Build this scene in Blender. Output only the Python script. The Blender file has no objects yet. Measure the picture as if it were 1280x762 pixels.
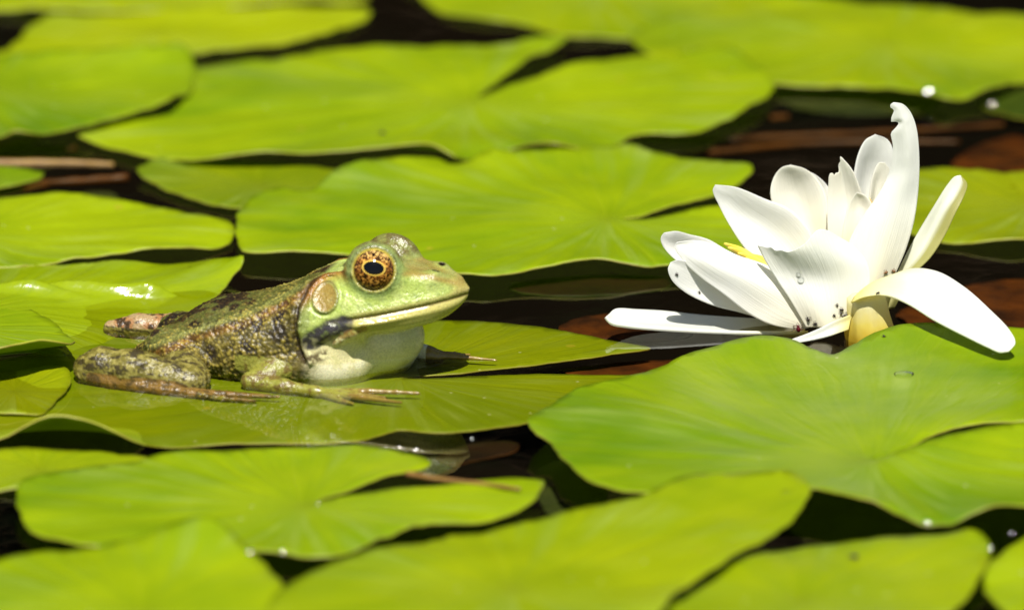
import bpy, bmesh, math, random
import numpy as np
from mathutils import Vector, Matrix, kdtree
from mathutils.bvhtree import BVHTree
from mathutils.geometry import delaunay_2d_cdt

R = math.radians
random.seed(7)
rng = np.random.default_rng(11)
scene = bpy.context.scene
col = scene.collection

# ------------------------------------------------------------------ camera
DIST, PITCH = 1.8, R(16.5)
FPX = DIST * 5000.0                       # 50 px per cm at the look-at point
cp, sp = math.cos(PITCH), math.sin(PITCH)
CAM = Vector((0, -DIST * cp, DIST * sp))
FWD, UPV, RGT = Vector((0, cp, -sp)), Vector((0, sp, cp)), Vector((1, 0, 0))
cam = bpy.data.cameras.new('camera')
camo = bpy.data.objects.new('camera', cam)
col.objects.link(camo)
camo.location = CAM
camo.rotation_euler = (math.pi / 2 - PITCH, 0, 0)
cam.sensor_width = 36
cam.lens = FPX * 36 / 1280
cam.clip_start, cam.clip_end = 0.05, 200
cam.dof.use_dof = True
cam.dof.focus_distance = 1.765
cam.dof.aperture_fstop = 10.5
scene.camera = camo

# ------------------------------------------------------------------ light
SUN_EL, SUN_AZ = R(61), R(179)            # azimuth clockwise from +Y
S = Vector((math.sin(SUN_AZ) * math.cos(SUN_EL), math.cos(SUN_AZ) * math.cos(SUN_EL), math.sin(SUN_EL)))
sun = bpy.data.lights.new('sun', 'SUN')
sun.energy, sun.angle, sun.color = 5.0, R(0.5), (1.0, 0.955, 0.88)
suno = bpy.data.objects.new('sun', sun)
col.objects.link(suno)
suno.location = S * 5
suno.rotation_euler = S.to_track_quat('Z', 'Y').to_euler()
w = bpy.data.worlds.new('World')
scene.world = w
w.use_nodes = True
nt = w.node_tree
bg = nt.nodes['Background']
sky = nt.nodes.new('ShaderNodeTexSky')
sky.sky_type = 'NISHITA'
sky.sun_disc = False
sky.sun_elevation, sky.sun_rotation = SUN_EL, SUN_AZ
nt.links.new(sky.outputs[0], bg.inputs[0])
bg.inputs[1].default_value = 0.05
scene.view_settings.view_transform = 'Standard'
scene.view_settings.look = 'None'
scene.view_settings.exposure = 0.6
scene.view_settings.gamma = 1
scene.cycles.max_bounces = 8
scene.cycles.transparent_max_bounces = 16
scene.cycles.caustics_reflective = False
scene.cycles.caustics_refractive = False
scene.cycles.use_denoising = True


# ------------------------------------------------------------------ helpers
def ray(px, py):
    return (FWD + RGT * ((px - 640) / FPX) - UPV * ((py - 381) / FPX))

def on_z(px, py, z=0.0):
    d = ray(px, py)
    return CAM + d * ((z - CAM.z) / d.z)

def on_y(px, py, y):
    d = ray(px, py)
    return CAM + d * ((y - CAM.y) / d.y)

def tag(o, label=None, cat=None, group=None, kind=None):
    for k, v in (('label', label), ('category', cat), ('group', group), ('kind', kind)):
        if v:
            o[k] = v
    return o

def empty(name, loc, rz=0.0):
    o = bpy.data.objects.new(name, None)
    col.objects.link(o)
    o.location = loc
    o.rotation_euler = (0, 0, rz)
    o.empty_display_size = 0.01
    return o

def mesh_obj(name, verts, faces, mats, parent=None, loc=(0, 0, 0), smooth=True):
    me = bpy.data.meshes.new(name)
    me.from_pydata([tuple(v) for v in verts], [], [tuple(f) for f in faces])
    for m in (mats if isinstance(mats, (list, tuple)) else [mats]):
        me.materials.append(m)
    if smooth:
        me.polygons.foreach_set('use_smooth', [True] * len(me.polygons))
    o = bpy.data.objects.new(name, me)
    col.objects.link(o)
    o.location = loc
    if parent:
        o.parent = parent
    return o

def fix_normals(o):
    bm = bmesh.new()
    bm.from_mesh(o.data)
    bmesh.ops.recalc_face_normals(bm, faces=bm.faces)
    bm.to_mesh(o.data)
    bm.free()

def crom(P, step, closed):
    """resampled Catmull-Rom through rows of P (n,k)"""
    P = np.asarray(P, float)
    n = len(P)
    out = []
    m = n if closed else n - 1
    for i in range(m):
        p1, p2 = P[i], P[(i + 1) % n]
        p0 = P[i - 1] if (closed or i > 0) else 2 * p1 - p2
        p3 = P[(i + 2) % n] if (closed or i + 2 < n) else 2 * p2 - p1
        L = np.linalg.norm(p2[:2] - p1[:2]) if step < 1 else 0
        k = max(2, int(math.ceil(L / step))) if step < 1 else int(step)
        d1 = max(1e-9, np.linalg.norm(p1 - p0)) ** .5
        d2 = max(1e-9, np.linalg.norm(p2 - p1)) ** .5
        d3 = max(1e-9, np.linalg.norm(p3 - p2)) ** .5
        t1 = (p1 - p0) / d1 - (p2 - p0) / (d1 + d2) + (p2 - p1) / d2
        t2 = (p2 - p1) / d2 - (p3 - p1) / (d2 + d3) + (p3 - p2) / d3
        t1, t2 = t1 * d2, t2 * d2
        for q in range(k):
            t = q / k
            out.append((2*t**3 - 3*t**2 + 1)*p1 + (t**3 - 2*t**2 + t)*t1 + (-2*t**3 + 3*t**2)*p2 + (t**3 - t**2)*t2)
    if not closed:
        out.append(P[-1])
    return np.array(out)

def _hash(i, j, k):
    h = (i * 374761393 + j * 668265263 + k * 1274126177) & 0xFFFFFFFF
    h = ((h ^ (h >> 13)) * 1274126177) & 0xFFFFFFFF
    return ((h ^ (h >> 16)) & 0xFFFF) / 65535.0

def vnoise(p, scale, seed=0):
    p = np.asarray(p, float) * scale + seed * 17.31
    i = np.floor(p).astype(np.int64)
    f = p - i
    f = f * f * (3 - 2 * f)
    r = 0
    for a in (0, 1):
        for b in (0, 1):
            for c in (0, 1):
                wgt = (f[:, 0] if a else 1 - f[:, 0]) * (f[:, 1] if b else 1 - f[:, 1]) * (f[:, 2] if c else 1 - f[:, 2])
                r = r + wgt * _hash(i[:, 0] + a, i[:, 1] + b, i[:, 2] + c)
    return r

def fbm(p, scale, seed=0, oct=3):
    r, a, t = 0, 1.0, 0
    for o in range(oct):
        r = r + a * vnoise(p, scale * 2 ** o, seed + o)
        t += a
        a *= .5
    return r / t

def sstep(a, b, x):
    t = np.clip((x - a) / (b - a), 0, 1)
    return t * t * (3 - 2 * t)


# ------------------------------------------------------------------ node materials
class NB:
    def __init__(self, name):
        self.m = bpy.data.materials.new(name)
        self.m.use_nodes = True
        self.t = self.m.node_tree
        self.b = self.t.nodes['Principled BSDF']
        self.out = self.t.nodes['Material Output']

    def n(self, typ, **kw):
        nd = self.t.nodes.new(typ)
        for k, v in kw.items():
            if k.startswith('i_'):
                key = k[2:]
                nd.inputs[int(key) if key.isdigit() else key.replace('_', ' ')].default_value = v
            else:
                setattr(nd, k, v)
        return nd

    def l(self, a, b):
        self.t.links.new(a, b)

    def math(self, op, a, b=None, c=None, clamp=False):
        nd = self.n('ShaderNodeMath', operation=op, use_clamp=clamp)
        for i, v in enumerate((a, b, c)):
            if v is None:
                continue
            if isinstance(v, (int, float)):
                nd.inputs[i].default_value = v
            else:
                self.l(v, nd.inputs[i])
        return nd.outputs[0]

    def noise(self, vec, scale, detail=3, rough=.5, dist=0.0):
        nd = self.n('ShaderNodeTexNoise')
        nd.inputs['Scale'].default_value = scale
        nd.inputs['Detail'].default_value = detail
        nd.inputs['Roughness'].default_value = rough
        nd.inputs['Distortion'].default_value = dist
        if vec is not None:
            self.l(vec, nd.inputs['Vector'])
        return nd.outputs['Fac']

    def ramp(self, fac, stops, interp='LINEAR'):
        nd = self.n('ShaderNodeValToRGB')
        cr = nd.color_ramp
        cr.interpolation = interp
        while len(cr.elements) < len(stops):
            cr.elements.new(0.5)
        for e, (p, c) in zip(cr.elements, stops):
            e.position = p
            e.color = (*c, 1) if len(c) == 3 else c
        self.l(fac, nd.inputs[0])
        return nd.outputs[0]

    def mix(self, fac, a, b, blend='MIX'):
        nd = self.n('ShaderNodeMix', data_type='RGBA', blend_type=blend)
        for sock, v in ((nd.inputs[0], fac), (nd.inputs[6], a), (nd.inputs[7], b)):
            if isinstance(v, (int, float)):
                sock.default_value = v
            elif isinstance(v, tuple):
                sock.default_value = (*v, 1)
            else:
                self.l(v, sock)
        return nd.outputs[2]

    def bump(self, height, strength, dist, normal=None):
        nd = self.n('ShaderNodeBump')
        nd.inputs['Strength'].default_value = strength
        nd.inputs['Distance'].default_value = dist
        self.l(height, nd.inputs['Height'])
        if normal is not None:
            self.l(normal, nd.inputs['Normal'])
        return nd.outputs[0]

    def add_translucent(self, color, amount, normal=None):
        tr = self.n('ShaderNodeBsdfTranslucent')
        if isinstance(color, tuple):
            tr.inputs[0].default_value = (*color, 1)
        else:
            self.l(color, tr.inputs[0])
        if normal is not None:
            self.l(normal, tr.inputs['Normal'])
        mx = self.n('ShaderNodeMixShader')
        mx.inputs[0].default_value = amount
        self.l(self.b.outputs[0], mx.inputs[1])
        self.l(tr.outputs[0], mx.inputs[2])
        self.l(mx.outputs[0], self.out.inputs[0])


def pad_material(name, young, old, gloss=.36, spots=True, spec=.17):
    N = NB(name)
    tc = N.n('ShaderNodeTexCoord')
    oc = tc.outputs['Object']
    sep = N.n('ShaderNodeSeparateXYZ')
    N.l(oc, sep.inputs[0])
    x, y = sep.outputs[0], sep.outputs[1]
    r = N.math('SQRT', N.math('ADD', N.math('MULTIPLY', x, x), N.math('MULTIPLY', y, y)))
    ang = N.math('ARCTAN2', y, x)
    nz = N.noise(oc, 28, 2)
    oi = N.n('ShaderNodeObjectInfo')

    def veins(count, wid, seed):
        a = N.math('MULTIPLY_ADD', ang, count / (2 * math.pi), seed)
        a = N.math('ADD', a, N.math('MULTIPLY', nz, 0.7 if count < 30 else 1.3))
        f = N.math('ABSOLUTE', N.math('SUBTRACT', N.math('FRACT', a), .5))
        # line width constant in metres: f * 2pi r / count
        dd = N.math('MULTIPLY', N.math('MULTIPLY', f, r), 2 * math.pi / count)
        return N.math('SUBTRACT', 1.0, N.math('DIVIDE', dd, wid, clamp=True), clamp=True)
    v1 = veins(19, .0007, .1)
    v2 = N.math('MULTIPLY', veins(43, .0005, .4), N.math('MULTIPLY', N.math('SUBTRACT', r, .02), 30, clamp=True))
    v = N.math('MAXIMUM', v1, N.math('MULTIPLY', v2, .6))
    big = N.noise(oc, 13, 4, .6, .6)
    # streaks that run outward from the stalk
    pol = N.n('ShaderNodeCombineXYZ')
    N.l(N.math('MULTIPLY', ang, 9.0), pol.inputs[0])
    N.l(N.math('MULTIPLY', r, 22.0), pol.inputs[1])
    stk = N.noise(pol.outputs[0], 1.0, 4, .6)
    fac = N.math('ADD', N.math('MULTIPLY', big, .75), N.math('MULTIPLY', stk, .35))
    fac = N.math('ADD', fac, N.math('MULTIPLY_ADD', oi.outputs['Random'], .24, -.12))
    c = N.ramp(fac, [(.38, young), (.70, old)])
    wax_sheen = N.math('MULTIPLY', N.math('SUBTRACT', stk, .48, clamp=True), 2.6, clamp=True)
    wax_sheen = N.math('MULTIPLY', wax_sheen, N.math('MULTIPLY', N.math('SUBTRACT', N.noise(oc, 22, 2), .42, clamp=True), 4, clamp=True))
    c = N.mix(N.math('MULTIPLY', wax_sheen, .7), c, (.46, .54, .13))  # pale waxy bloom, with the sheen of the sky painted into it
    c = N.mix(N.math('MULTIPLY', v, .07), c, (.40, .46, .03))
    fine = N.noise(oc, 700, 2)
    c = N.mix(N.math('MULTIPLY', N.math('SUBTRACT', fine, .35, clamp=True), .25), c, (.10, .17, .006))
    if spots:
        vo = N.n('ShaderNodeTexVoronoi')
        vo.inputs['Scale'].default_value = 46
        N.l(oc, vo.inputs['Vector'])
        d = N.math('ADD', vo.outputs['Distance'], N.math('MULTIPLY', N.noise(oc, 300, 2), .06))
        sm = N.math('LESS_THAN', d, .082)
        vs = N.n('ShaderNodeSeparateColor')
        N.l(vo.outputs['Color'], vs.inputs[0])
        sm = N.math('MULTIPLY', sm, N.math('GREATER_THAN', vs.outputs[0], .72))
        c = N.mix(N.math('MULTIPLY', sm, .65), c, (.34, .30, .02))
        vo3 = N.n('ShaderNodeTexVoronoi')
        vo3.inputs['Scale'].default_value = 150
        N.l(oc, vo3.inputs['Vector'])
        vs3 = N.n('ShaderNodeSeparateColor')
        N.l(vo3.outputs['Color'], vs3.inputs[0])
        s3 = N.math('MULTIPLY', N.math('LESS_THAN', vo3.outputs['Distance'], .06), N.math('GREATER_THAN', vs3.outputs[2], .93))
        c = N.mix(N.math('MULTIPLY', s3, .6), c, (.55, .56, .30))
        vo2 = N.n('ShaderNodeTexVoronoi')
        vo2.inputs['Scale'].default_value = 90
        N.l(oc, vo2.inputs['Vector'])
        vs2 = N.n('ShaderNodeSeparateColor')
        N.l(vo2.outputs['Color'], vs2.inputs[0])
        s2 = N.math('MULTIPLY', N.math('LESS_THAN', vo2.outputs['Distance'], .045), N.math('GREATER_THAN', vs2.outputs[1], .93))
        c = N.mix(N.math('MULTIPLY', s2, .8), c, (.03, .025, .01))
    N.l(c, N.b.inputs['Base Color'])
    ro = N.math('ADD', N.math('MULTIPLY', N.noise(oc, 45, 3), .18), gloss - .09)
    N.l(ro, N.b.inputs['Roughness'])
    N.b.inputs['Specular IOR Level'].default_value = spec
    h = N.math('ADD', N.math('MULTIPLY', v, -.14), N.math('MULTIPLY', stk, 1.2))
    h = N.math('ADD', h, N.math('MULTIPLY', N.noise(oc, 120, 3), .45))
    bmp = N.bump(h, .55, .0011)
    bmp = N.bump(fine, .12, .0003, bmp)
    N.l(bmp, N.b.inputs['Normal'])
    N.add_translucent(N.mix(.5, c, (.62, .80, .02)), .24)
    return N.m

M = {}
M['pad'] = pad_material('pad_leaf', (.280, .365, .002), (.103, .202, .002))
M['pad_yellow'] = pad_material('pad_leaf_yellow', (.314, .370, .002), (.142, .228, .002), .36)
M['pad_olive'] = pad_material('pad_leaf_olive', (.258, .297, .002), (.116, .176, .002), .36)
M['pad_wet'] = pad_material('pad_leaf_wet', (.292, .335, .002), (.159, .224, .002), .36)
M['pad_gloss'] = pad_material('pad_leaf_glossy', (.262, .344, .002), (.103, .198, .002), .16, True, .6)
M['pad_dark'] = pad_material('pad_leaf_dark', (.05, .09, .008), (.02, .045, .006), .3)  # dark green of a sunken leaf, shade under the wide pad mixed in

def simple(name, c1, c2, scale, rough=.5, bump=0, bscale=100, trans=0, spec=.5):
    N = NB(name)
    oc = N.n('ShaderNodeTexCoord').outputs['Object']
    c = N.ramp(N.noise(oc, scale, 4, .6), [(.3, c1), (.7, c2)])
    N.l(c, N.b.inputs['Base Color'])
    N.b.inputs['Roughness'].default_value = rough
    N.b.inputs['Specular IOR Level'].default_value = spec
    if bump:
        N.l(N.bump(N.noise(oc, bscale, 4), .6, bump), N.b.inputs['Normal'])
    if trans:
        N.add_translucent(c, trans)
    return N.m

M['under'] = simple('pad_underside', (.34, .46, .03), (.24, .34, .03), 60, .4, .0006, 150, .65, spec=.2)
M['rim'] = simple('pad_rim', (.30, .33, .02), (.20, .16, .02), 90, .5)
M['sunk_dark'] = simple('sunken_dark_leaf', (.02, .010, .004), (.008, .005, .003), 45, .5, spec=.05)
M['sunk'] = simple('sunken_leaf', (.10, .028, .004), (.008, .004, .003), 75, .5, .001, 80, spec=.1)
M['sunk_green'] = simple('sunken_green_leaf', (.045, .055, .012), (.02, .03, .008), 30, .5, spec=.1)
M['stem'] = simple('stem', (.11, .040, .006), (.03, .012, .003), 60, .4, .0005, 200, spec=.2)
M['straw'] = simple('straw', (.30, .18, .03), (.14, .065, .012), 120, .5, .0004, 400)
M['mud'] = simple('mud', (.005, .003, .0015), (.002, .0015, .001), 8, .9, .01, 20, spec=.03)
M['aphid'] = simple('aphid', (.012, .010, .008), (.03, .018, .01), 900, .35)
M['ant'] = simple('aphid_brown', (.20, .09, .02), (.10, .04, .01), 900, .35)
M['mite'] = simple('mite_red', (.12, .006, .01), (.05, .003, .008), 900, .2)
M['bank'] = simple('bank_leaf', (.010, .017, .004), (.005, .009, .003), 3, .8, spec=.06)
M['earth'] = simple('earth', (.05, .035, .02), (.03, .02, .01), 2, .9, .02, 6, spec=.1)

def water_material():
    N = NB('pond_water')
    oc = N.n('ShaderNodeTexCoord').outputs['Object']
    h = N.math('ADD', N.math('MULTIPLY', N.noise(oc, 14, 2), 1.0), N.math('MULTIPLY', N.noise(oc, 70, 2, .5, .3), .16))
    bmp = N.bump(h, .30, .0014)
    tr = N.n('ShaderNodeBsdfTransparent')
    tr.inputs[0].default_value = (.94, .92, .80, 1)
    gl = N.n('ShaderNodeBsdfGlossy')
    gl.inputs['Roughness'].default_value = .015
    N.l(bmp, gl.inputs['Normal'])
    fr = N.n('ShaderNodeFresnel')
    fr.inputs[0].default_value = 1.333
    N.l(bmp, fr.inputs['Normal'])
    mx = N.n('ShaderNodeMixShader')
    N.l(fr.outputs[0], mx.inputs[0])
    N.l(tr.outputs[0], mx.inputs[1])
    N.l(gl.outputs[0], mx.inputs[2])
    N.l(mx.outputs[0], N.out.inputs[0])
    N.t.nodes.remove(N.b)
    return N.m
M['water'] = water_material()

def bead_material():
    N = NB('water_bead')
    tr = N.n('ShaderNodeBsdfTransparent')
    tr.inputs[0].default_value = (.97, .98, .97, 1)
    gl = N.n('ShaderNodeBsdfGlossy')
    gl.inputs['Roughness'].default_value = .06
    fr = N.n('ShaderNodeFresnel')
    fr.inputs[0].default_value = 1.22
    mx = N.n('ShaderNodeMixShader')
    N.l(fr.outputs[0], mx.inputs[0])
    N.l(tr.outputs[0], mx.inputs[1])
    N.l(gl.outputs[0], mx.inputs[2])
    N.l(mx.outputs[0], N.out.inputs[0])
    N.t.nodes.remove(N.b)
    return N.m
M['bead'] = bead_material()

def petal_material(name, base, tint, tint_from_base, rough=.42, trans=.42, side=None):
    """white petal; faint lengthwise veins; the tint fades out from the foot of the petal"""
    N = NB(name)
    uv = N.n('ShaderNodeUVMap').outputs[0]
    sep = N.n('ShaderNodeSeparateXYZ')
    N.l(uv, sep.inputs[0])
    oc = N.n('ShaderNodeTexCoord').outputs['Object']
    st = N.n('ShaderNodeCombineXYZ')
    N.l(N.math('MULTIPLY', sep.outputs[0], 42), st.inputs[0])
    N.l(N.math('MULTIPLY', sep.outputs[1], 2.2), st.inputs[1])
    vein = N.noise(st.outputs[0], 1, 3, .6)
    t = sep.outputs[1]
    f = N.math('SUBTRACT', 1.0, N.math('DIVIDE', t, tint_from_base, clamp=True))
    f = N.math('POWER', f, 1.3)
    c = N.mix(f, base, tint)
    c = N.mix(N.math('MULTIPLY', N.math('SUBTRACT', vein, .4, clamp=True), .2), c, (.74, .74, .62))
    blot = N.noise(oc, 110, 3)
    c = N.mix(N.math('MULTIPLY', N.math('SUBTRACT', blot, .55, clamp=True), .5), c, (.78, .74, .55))
    if side:
        sd_ = N.math('MULTIPLY', N.math('SUBTRACT', N.math('ADD', sep.outputs[0], N.math('MULTIPLY', N.math('SUBTRACT', vein, .5), .12)), .60), 6, clamp=True)
        c = N.mix(sd_, c, side)
    N.l(c, N.b.inputs['Base Color'])
    N.b.inputs['Roughness'].default_value = rough
    h = N.math('ADD', N.math('MULTIPLY', vein, .5), N.math('MULTIPLY', N.noise(oc, 90, 2), 1.0))
    bmp = N.bump(h, .5, .0007)
    N.l(bmp, N.b.inputs['Normal'])
    N.add_translucent(c, trans)
    return N.m
M['petal'] = petal_material('petal_white', (.88, .885, .84), (.88, .84, .64), .45)
M['petal_cream'] = petal_material('petal_cream', (.88, .865, .77), (.88, .80, .50), .6)
M['sepal'] = petal_material('sepal_white', (.87, .885, .81), (.84, .76, .24), .30)
M['sepal_tall'] = petal_material('sepal_green_sided', (.82, .84, .74), (.70, .66, .22), .35, side=(.46, .44, .14))
M['sepal_back'] = simple('sepal_back', (.62, .62, .30), (.45, .50, .14), 60, .45, .0004, 200, .2)
def receptacle_material():
    N = NB('receptacle')
    oc = N.n('ShaderNodeTexCoord').outputs['Object']
    sep = N.n('ShaderNodeSeparateXYZ')
    N.l(oc, sep.inputs[0])
    z = N.math('MULTIPLY_ADD', sep.outputs[2], 100, N.math('MULTIPLY', N.noise(oc, 260, 3), .5))
    c = N.ramp(N.math('MULTIPLY', z, .75), [(.05, (.78, .56, .05)), (.3, (.86, .72, .14)), (.75, (.88, .84, .50))])
    N.l(c, N.b.inputs['Base Color'])
    N.b.inputs['Roughness'].default_value = .4
    st = N.n('ShaderNodeMapping')
    st.inputs['Scale'].default_value = (1, 1, .15)
    N.l(oc, st.inputs['Vector'])
    N.l(N.bump(N.noise(st.outputs[0], 700, 3), .5, .0005), N.b.inputs['Normal'])
    N.add_translucent(c, .4)
    return N.m
M['receptacle'] = receptacle_material()
M['stamen'] = simple('stamen', (.86, .74, .14), (.82, .62, .06), 120, .45, .0002, 500, .15)
M['stamen_pale'] = simple('stamen_pale', (.80, .66, .36), (.70, .50, .20), 120, .45, .0002, 500, .15)

# ------------------------------------------------------------------ setting
def sheet(name, half, z, mat, cy=2.0):
    v = [(-half, cy - half, z), (half, cy - half, z), (half, cy + half, z), (-half, cy + half, z)]
    return tag(mesh_obj(name, v, [(0, 1, 2, 3)], mat, smooth=False), kind='structure')
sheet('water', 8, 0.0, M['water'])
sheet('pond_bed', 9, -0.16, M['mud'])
# the far bank: a rising slope, thickly overgrown; it is what the dark water mirrors
bv, bf = [], []
for i in range(41):
    x = -11 + 22 * i / 40
    for j, (y, z) in enumerate(((4.0, -.3), (4.6, .2), (6.0, 1.4), (9.0, 4.5), (40, 9.0))):
        bv.append((x * (1 if j < 4 else 4), y + .25 * math.sin(x * 1.7), z + (.1 * math.sin(x * 2.3 + j) if j > 1 else 0)))
for i in range(40):
    for j in range(4):
        a = i * 5 + j
        bf.append((a, a + 5, a + 6, a + 1))
tag(mesh_obj('bank', bv, bf, M['earth']), kind='structure')
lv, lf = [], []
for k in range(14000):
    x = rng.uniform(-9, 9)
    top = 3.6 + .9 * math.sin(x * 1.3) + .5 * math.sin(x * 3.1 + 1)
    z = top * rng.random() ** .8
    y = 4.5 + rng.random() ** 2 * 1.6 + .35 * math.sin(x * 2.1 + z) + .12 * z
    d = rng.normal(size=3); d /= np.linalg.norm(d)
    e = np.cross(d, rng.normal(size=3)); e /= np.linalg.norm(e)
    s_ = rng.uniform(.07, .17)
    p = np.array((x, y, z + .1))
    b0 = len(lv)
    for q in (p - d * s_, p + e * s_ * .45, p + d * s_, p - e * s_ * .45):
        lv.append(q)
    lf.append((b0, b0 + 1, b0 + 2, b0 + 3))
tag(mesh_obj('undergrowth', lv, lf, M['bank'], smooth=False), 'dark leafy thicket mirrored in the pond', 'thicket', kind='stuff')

# ------------------------------------------------------------------ lily pads
PADS = {}

def inside(poly, pts):
    x, y = pts[:, 0], pts[:, 1]
    r = np.zeros(len(pts), bool)
    n = len(poly)
    for i in range(n):
        x1, y1 = poly[i][:2]
        x2, y2 = poly[(i + 1) % n][:2]
        c = ((y1 > y) != (y2 > y))
        if c.any():
            r ^= c & (x < (x2 - x1) * (y - y1) / (y2 - y1 + 1e-18) + x1)
    return r

def pad(label, pts, z, mat='pad', stalk=None, bumps=(), wav=.0021, fall=.013, thick=.0005, rim='rim', group='lily pads on the pond', under='under', name='lily_pad', cat='lily pad', st=.0026, lift=.0007, rib=.00015):
    """pts: outline in photo pixels (px, py[, mm above the pad's level]); z: level in mm"""
    z0 = z / 1000
    P = []
    for p in pts:
        dz = (p[2] if len(p) > 2 else 0) / 1000
        q = on_z(p[0], p[1], z0 + dz)
        P.append((q.x, q.y, dz))
    B = crom(P, .0016, True)
    keep = [0]
    for i in range(1, len(B)):
        if np.linalg.norm(B[i, :2] - B[keep[-1], :2]) > .0004:
            keep.append(i)
    B = B[keep]
    # irregular rim
    t = np.arange(len(B))
    sd = rng.uniform(0, 6)
    wig = .00018 * np.sin(t * .55 + sd) + .00013 * np.sin(t * 1.13 + 2 * sd) + .00008 * np.sin(t * 2.3 + sd)
    tang = np.roll(B[:, :2], -1, 0) - np.roll(B[:, :2], 1, 0)
    tang /= np.linalg.norm(tang, axis=1)[:, None] + 1e-12
    B[:, 0] += -tang[:, 1] * wig
    B[:, 1] += tang[:, 0] * wig
    sl_ = np.cumsum(np.r_[0, np.linalg.norm(np.diff(B[:, :2], axis=0), axis=1)])
    B[:, 2] += lift * (np.clip(np.sin(sl_ * 150 + sd) + .6 * np.sin(sl_ * 61 + 3 * sd), 0, 2))
    lo, hi = B[:, :2].min(0), B[:, :2].max(0)
    gx, gy = np.meshgrid(np.arange(lo[0], hi[0], st), np.arange(lo[1], hi[1], st * .87))
    gx = gx + (np.arange(gx.shape[0]) % 2)[:, None] * st * .5
    G = np.stack([gx.ravel(), gy.ravel()], 1) + rng.normal(0, st * .06, (gx.size, 2))
    G = G[inside(B, G)]
    D2 = ((G[:, None, :] - B[None, :, :2]) ** 2).sum(2)
    dmin = np.sqrt(D2.min(1))
    G, D2, dmin = G[dmin > st * .4], D2[dmin > st * .4], dmin[dmin > st * .4]
    W = 1 / (D2 + 1e-7) ** 1.5
    hz = (W * B[None, :, 2]).sum(1) / W.sum(1) * np.exp(-(dmin / fall) ** 1.3)
    XY = np.vstack([B[:, :2], G])
    Z = np.concatenate([B[:, 2], hz])
    for (bx, by, bz, br) in bumps:
        q = on_z(bx, by, z0)
        rx, ry = (br if isinstance(br, tuple) else (br, br))
        Z += bz / 1000 * np.exp(-(((XY[:, 0] - q.x) / rx) ** 2 + ((XY[:, 1] - q.y) / ry) ** 2))
    p3 = np.c_[XY, np.zeros(len(XY)) + sd]
    Z += wav * 2 * (fbm(p3, 30, 3, 2) - .5)
    c = on_z(*stalk, z0) if stalk else Vector((*XY.mean(0), z0))
    # shallow ribs running out from the stalk
    rx, ry = XY[:, 0] - c.x, XY[:, 1] - c.y
    rr_, aa_ = np.hypot(rx, ry), np.arctan2(ry, rx)
    Z += rib * sstep(.005, .03, rr_) * (.2 + 1.6 * sstep(.35, .7, fbm(p3, 25, 12, 2))) * (np.sin(aa_ * 19 + 5 * fbm(p3, 22, 8, 2) + sd) + .5 * np.sin(aa_ * 41 + 9 * fbm(p3, 40, 9, 2)))
    nb = len(B)
    res = delaunay_2d_cdt([Vector(v) for v in XY.tolist()], [(i, (i + 1) % nb) for i in range(nb)], [], 1, 1e-7)
    vs2, fs, orig = res[0], res[2], res[3]
    V = []
    for v, og in zip(vs2, orig):
        zz = Z[og[0]] if og else 0.0
        V.append((v.x - c.x, v.y - c.y, zz))
    F = []
    for f in fs:
        a, b_, c_ = (V[i] for i in f[:3])
        area = (b_[0]-a[0])*(c_[1]-a[1]) - (b_[1]-a[1])*(c_[0]-a[0])
        F.append(tuple(f) if area > 0 else tuple(reversed(f)))
    o = mesh_obj(name, V, F, [M[mat], M[under], M[rim]], loc=(c.x, c.y, z0))
    tag(o, label, cat, group)
    sm = o.modifiers.new('thickness', 'SOLIDIFY')
    sm.thickness, sm.offset = thick, -1
    sm.material_offset, sm.material_offset_rim = 1, 2
    PADS[label] = o
    return o

# -- far band
pad('narrow far pad along the top left edge of the photo',
    [(-160, 8), (-60, -30), (120, -48), (330, -25), (440, -6), (462, 2), (400, 7), (250, 14), (140, 16), (60, 17), (-60, 16)], 1.0, 'pad_yellow')
pad('long far pad under the narrow strip, its left side split by a dark notch',
    [(20, 50), (40, 30), (70, 18), (160, 16), (250, 13), (360, 7), (430, 8), (462, 13), (452, 25), (400, 45), (330, 58), (245, 67), (140, 75), (40, 80), (-60, 78), (-120, 66), (-60, 62), (0, 62)], 1.6, 'pad_yellow')
pad('far pad at top centre that runs under the wide bright pad',
    [(500, -40), (530, 0), (558, 18), (600, 25), (650, 30), (700, 42, 1), (760, 47), (830, 45), (920, 30), (985, 5), (960, -45), (800, -70), (620, -65)], 1.0, 'pad_yellow')
pad('wide bright pad at the top right, far behind the flower',
    [(787, 48), (800, 35), (850, 20), (905, 6), (970, -3), (1080, 2), (1200, 12), (1290, 17), (1400, 30), (1440, 60), (1400, 88), (1280, 101), (1245, 111, 1), (1205, 129), (1180, 122, 2), (1150, 117, 1), (1085, 112), (960, 107), (880, 95), (810, 68)], 1.8, 'pad_yellow')
pad('large back pad with a crease running up to its right, near edge lifted',
    [(98, 167), (120, 158), (190, 140), (236, 115), (243, 92), (250, 82), (310, 75), (340, 78), (370, 70), (400, 61), (500, 60), (640, 54), (690, 48), (706, 46), (700, 56), (660, 80), (605, 116), (596, 124), (612, 118), (680, 96), (760, 74), (850, 63), (905, 58), (935, 72), (960, 95), (966, 112), (950, 128), (905, 152), (862, 168), (800, 170), (755, 186), (720, 186, 2), (690, 184, 3), (640, 190), (585, 200), (568, 196, 3), (545, 184, 5), (520, 181, 5), (470, 185, 4), (420, 190, 3), (340, 195, 3), (260, 198, 2), (180, 194), (130, 180)],
    2.4, 'pad', (588, 128), bumps=[(640, 85, 1.2, .02)])
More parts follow.
